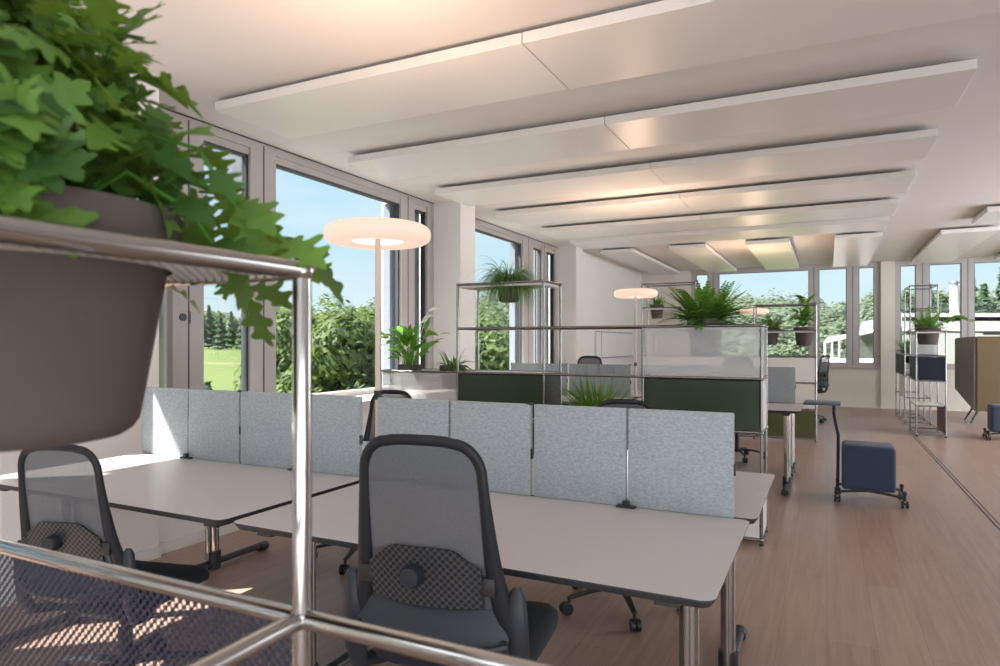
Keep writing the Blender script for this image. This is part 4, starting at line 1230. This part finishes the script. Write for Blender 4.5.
# ------------------------------------------------------------------ sky and light
wd = bpy.data.worlds.new('world'); sc.world = wd; wd.use_nodes = True
nt = wd.node_tree; nt.nodes.clear()
def wn(typ): return nt.nodes.new(typ)
tc = wn('ShaderNodeTexCoord'); sp = wn('ShaderNodeSeparateXYZ'); nt.links.new(tc.outputs['Generated'], sp.inputs[0])
rp = wn('ShaderNodeValToRGB'); cr = rp.color_ramp
stops = [(0.0, (.30,.34,.26)), (.495, (.40,.44,.38)), (.505, (.40,.46,.49)), (.55, (.32,.43,.485)), (.64, (.235,.385,.49)), (1.0, (.12,.25,.45))]
while len(cr.elements) < len(stops): cr.elements.new(.5)
for e_, (p, c) in zip(cr.elements, stops): e_.position = p; e_.color = (*c, 1)
mm = wn('ShaderNodeMath'); mm.operation = 'MULTIPLY_ADD'; mm.inputs[1].default_value = .5; mm.inputs[2].default_value = .5
nt.links.new(sp.outputs[2], mm.inputs[0]); nt.links.new(mm.outputs[0], rp.inputs[0])
mp = wn('ShaderNodeMapping'); mp.inputs['Scale'].default_value = (1.2, 1.2, 5); nt.links.new(tc.outputs['Generated'], mp.inputs[0])
nz = wn('ShaderNodeTexNoise'); nz.inputs['Scale'].default_value = 2.4; nz.inputs['Detail'].default_value = 7; nt.links.new(mp.outputs[0], nz.inputs['Vector'])
cr2 = wn('ShaderNodeValToRGB'); cr2.color_ramp.elements[0].position = .46; cr2.color_ramp.elements[1].position = .74; nt.links.new(nz.outputs[0], cr2.inputs[0])
gt = wn('ShaderNodeMath'); gt.operation = 'GREATER_THAN'; gt.inputs[1].default_value = 0; nt.links.new(sp.outputs[2], gt.inputs[0])
m2 = wn('ShaderNodeMath'); m2.operation = 'MULTIPLY'; nt.links.new(cr2.outputs[0], m2.inputs[0]); nt.links.new(gt.outputs[0], m2.inputs[1])
m3 = wn('ShaderNodeMath'); m3.operation = 'MULTIPLY'; m3.inputs[1].default_value = .6; nt.links.new(m2.outputs[0], m3.inputs[0])
mx = wn('ShaderNodeMix'); mx.data_type = 'RGBA'; nt.links.new(m3.outputs[0], mx.inputs[0]); nt.links.new(rp.outputs[0], mx.inputs[6]); mx.inputs[7].default_value = (.44, .475, .495, 1)
bg = wn('ShaderNodeBackground'); bg.inputs[1].default_value = 1.08; nt.links.new(mx.outputs[2], bg.inputs[0])
ow = wn('ShaderNodeOutputWorld'); nt.links.new(bg.outputs[0], ow.inputs[0])

def light(kind, name, loc, direction, energy, color, **kw):
    L = bpy.data.lights.new(name, kind); L.energy = energy; L.color = color
    for k, v in kw.items(): setattr(L, k, v)
    o = bpy.data.objects.new(name, L); COL.objects.link(o); o.location = loc
    o.rotation_euler = V(direction).to_track_quat('-Z', 'Y').to_euler(); return o
light('SUN', 'sun', (-20, -10, 30), (1, .8, -1.5), 10.5, (1, .95, .88), angle=R(.6))
light('AREA', 'rear_ceiling_fill', (2.2, -2.0, 2.9), (0, .2, -1), 150, (.80, .90, 1), shape='RECTANGLE', size=9, size_y=3)  # added fill behind the camera, no fitting there
light('AREA', 'right_ceiling_fill', (5.6, 7.5, 2.9), (-.35, 0, -1), 330, (.83, .91, 1), shape='RECTANGLE', size=2.8, size_y=14)  # added out-of-view fill brightening the room from the right
light('AREA', 'rear_upward_fill', (2.2, -2.4, .5), (-.2, .5, .9), 140, (.87, .93, 1), shape='RECTANGLE', size=8, size_y=2.5)  # added fill aimed upward from behind the camera, not a real uplighter
light('AREA', 'right_upward_fill', (6.0, 9.0, .4), (-.5, .05, .85), 260, (.88, .94, 1), shape='RECTANGLE', size=2.2, size_y=12)  # added upward fill out of view on the right
light('AREA', 'right_side_fill', (6.6, 10.5, 1.5), (-1, .45, .05), 210, (.92, .96, 1), shape='RECTANGLE', size=7, size_y=2.4)  # added sideways fill to lift the dim far end of the room

cam = bpy.data.cameras.new('camera'); co = bpy.data.objects.new('camera', cam); COL.objects.link(co)
co.location = (0, 0, 1.315); co.rotation_euler = (pi/2, 0, atan2(327, 664))
cam.sensor_width = 36; cam.lens = 23.904; cam.shift_y = .010; cam.clip_start = .02; cam.clip_end = 2000
cam.dof.use_dof = True; cam.dof.focus_distance = 2.6; cam.dof.aperture_fstop = 6.3
sc.camera = co
sc.view_settings.view_transform = 'Standard'
sc.view_settings.look = 'None'
sc.view_settings.exposure = .95
sc.cycles.max_bounces = 10; sc.cycles.diffuse_bounces = 5; sc.cycles.transparent_max_bounces = 24
sc.cycles.sample_clamp_indirect = 6
sc.cycles.use_denoising = True
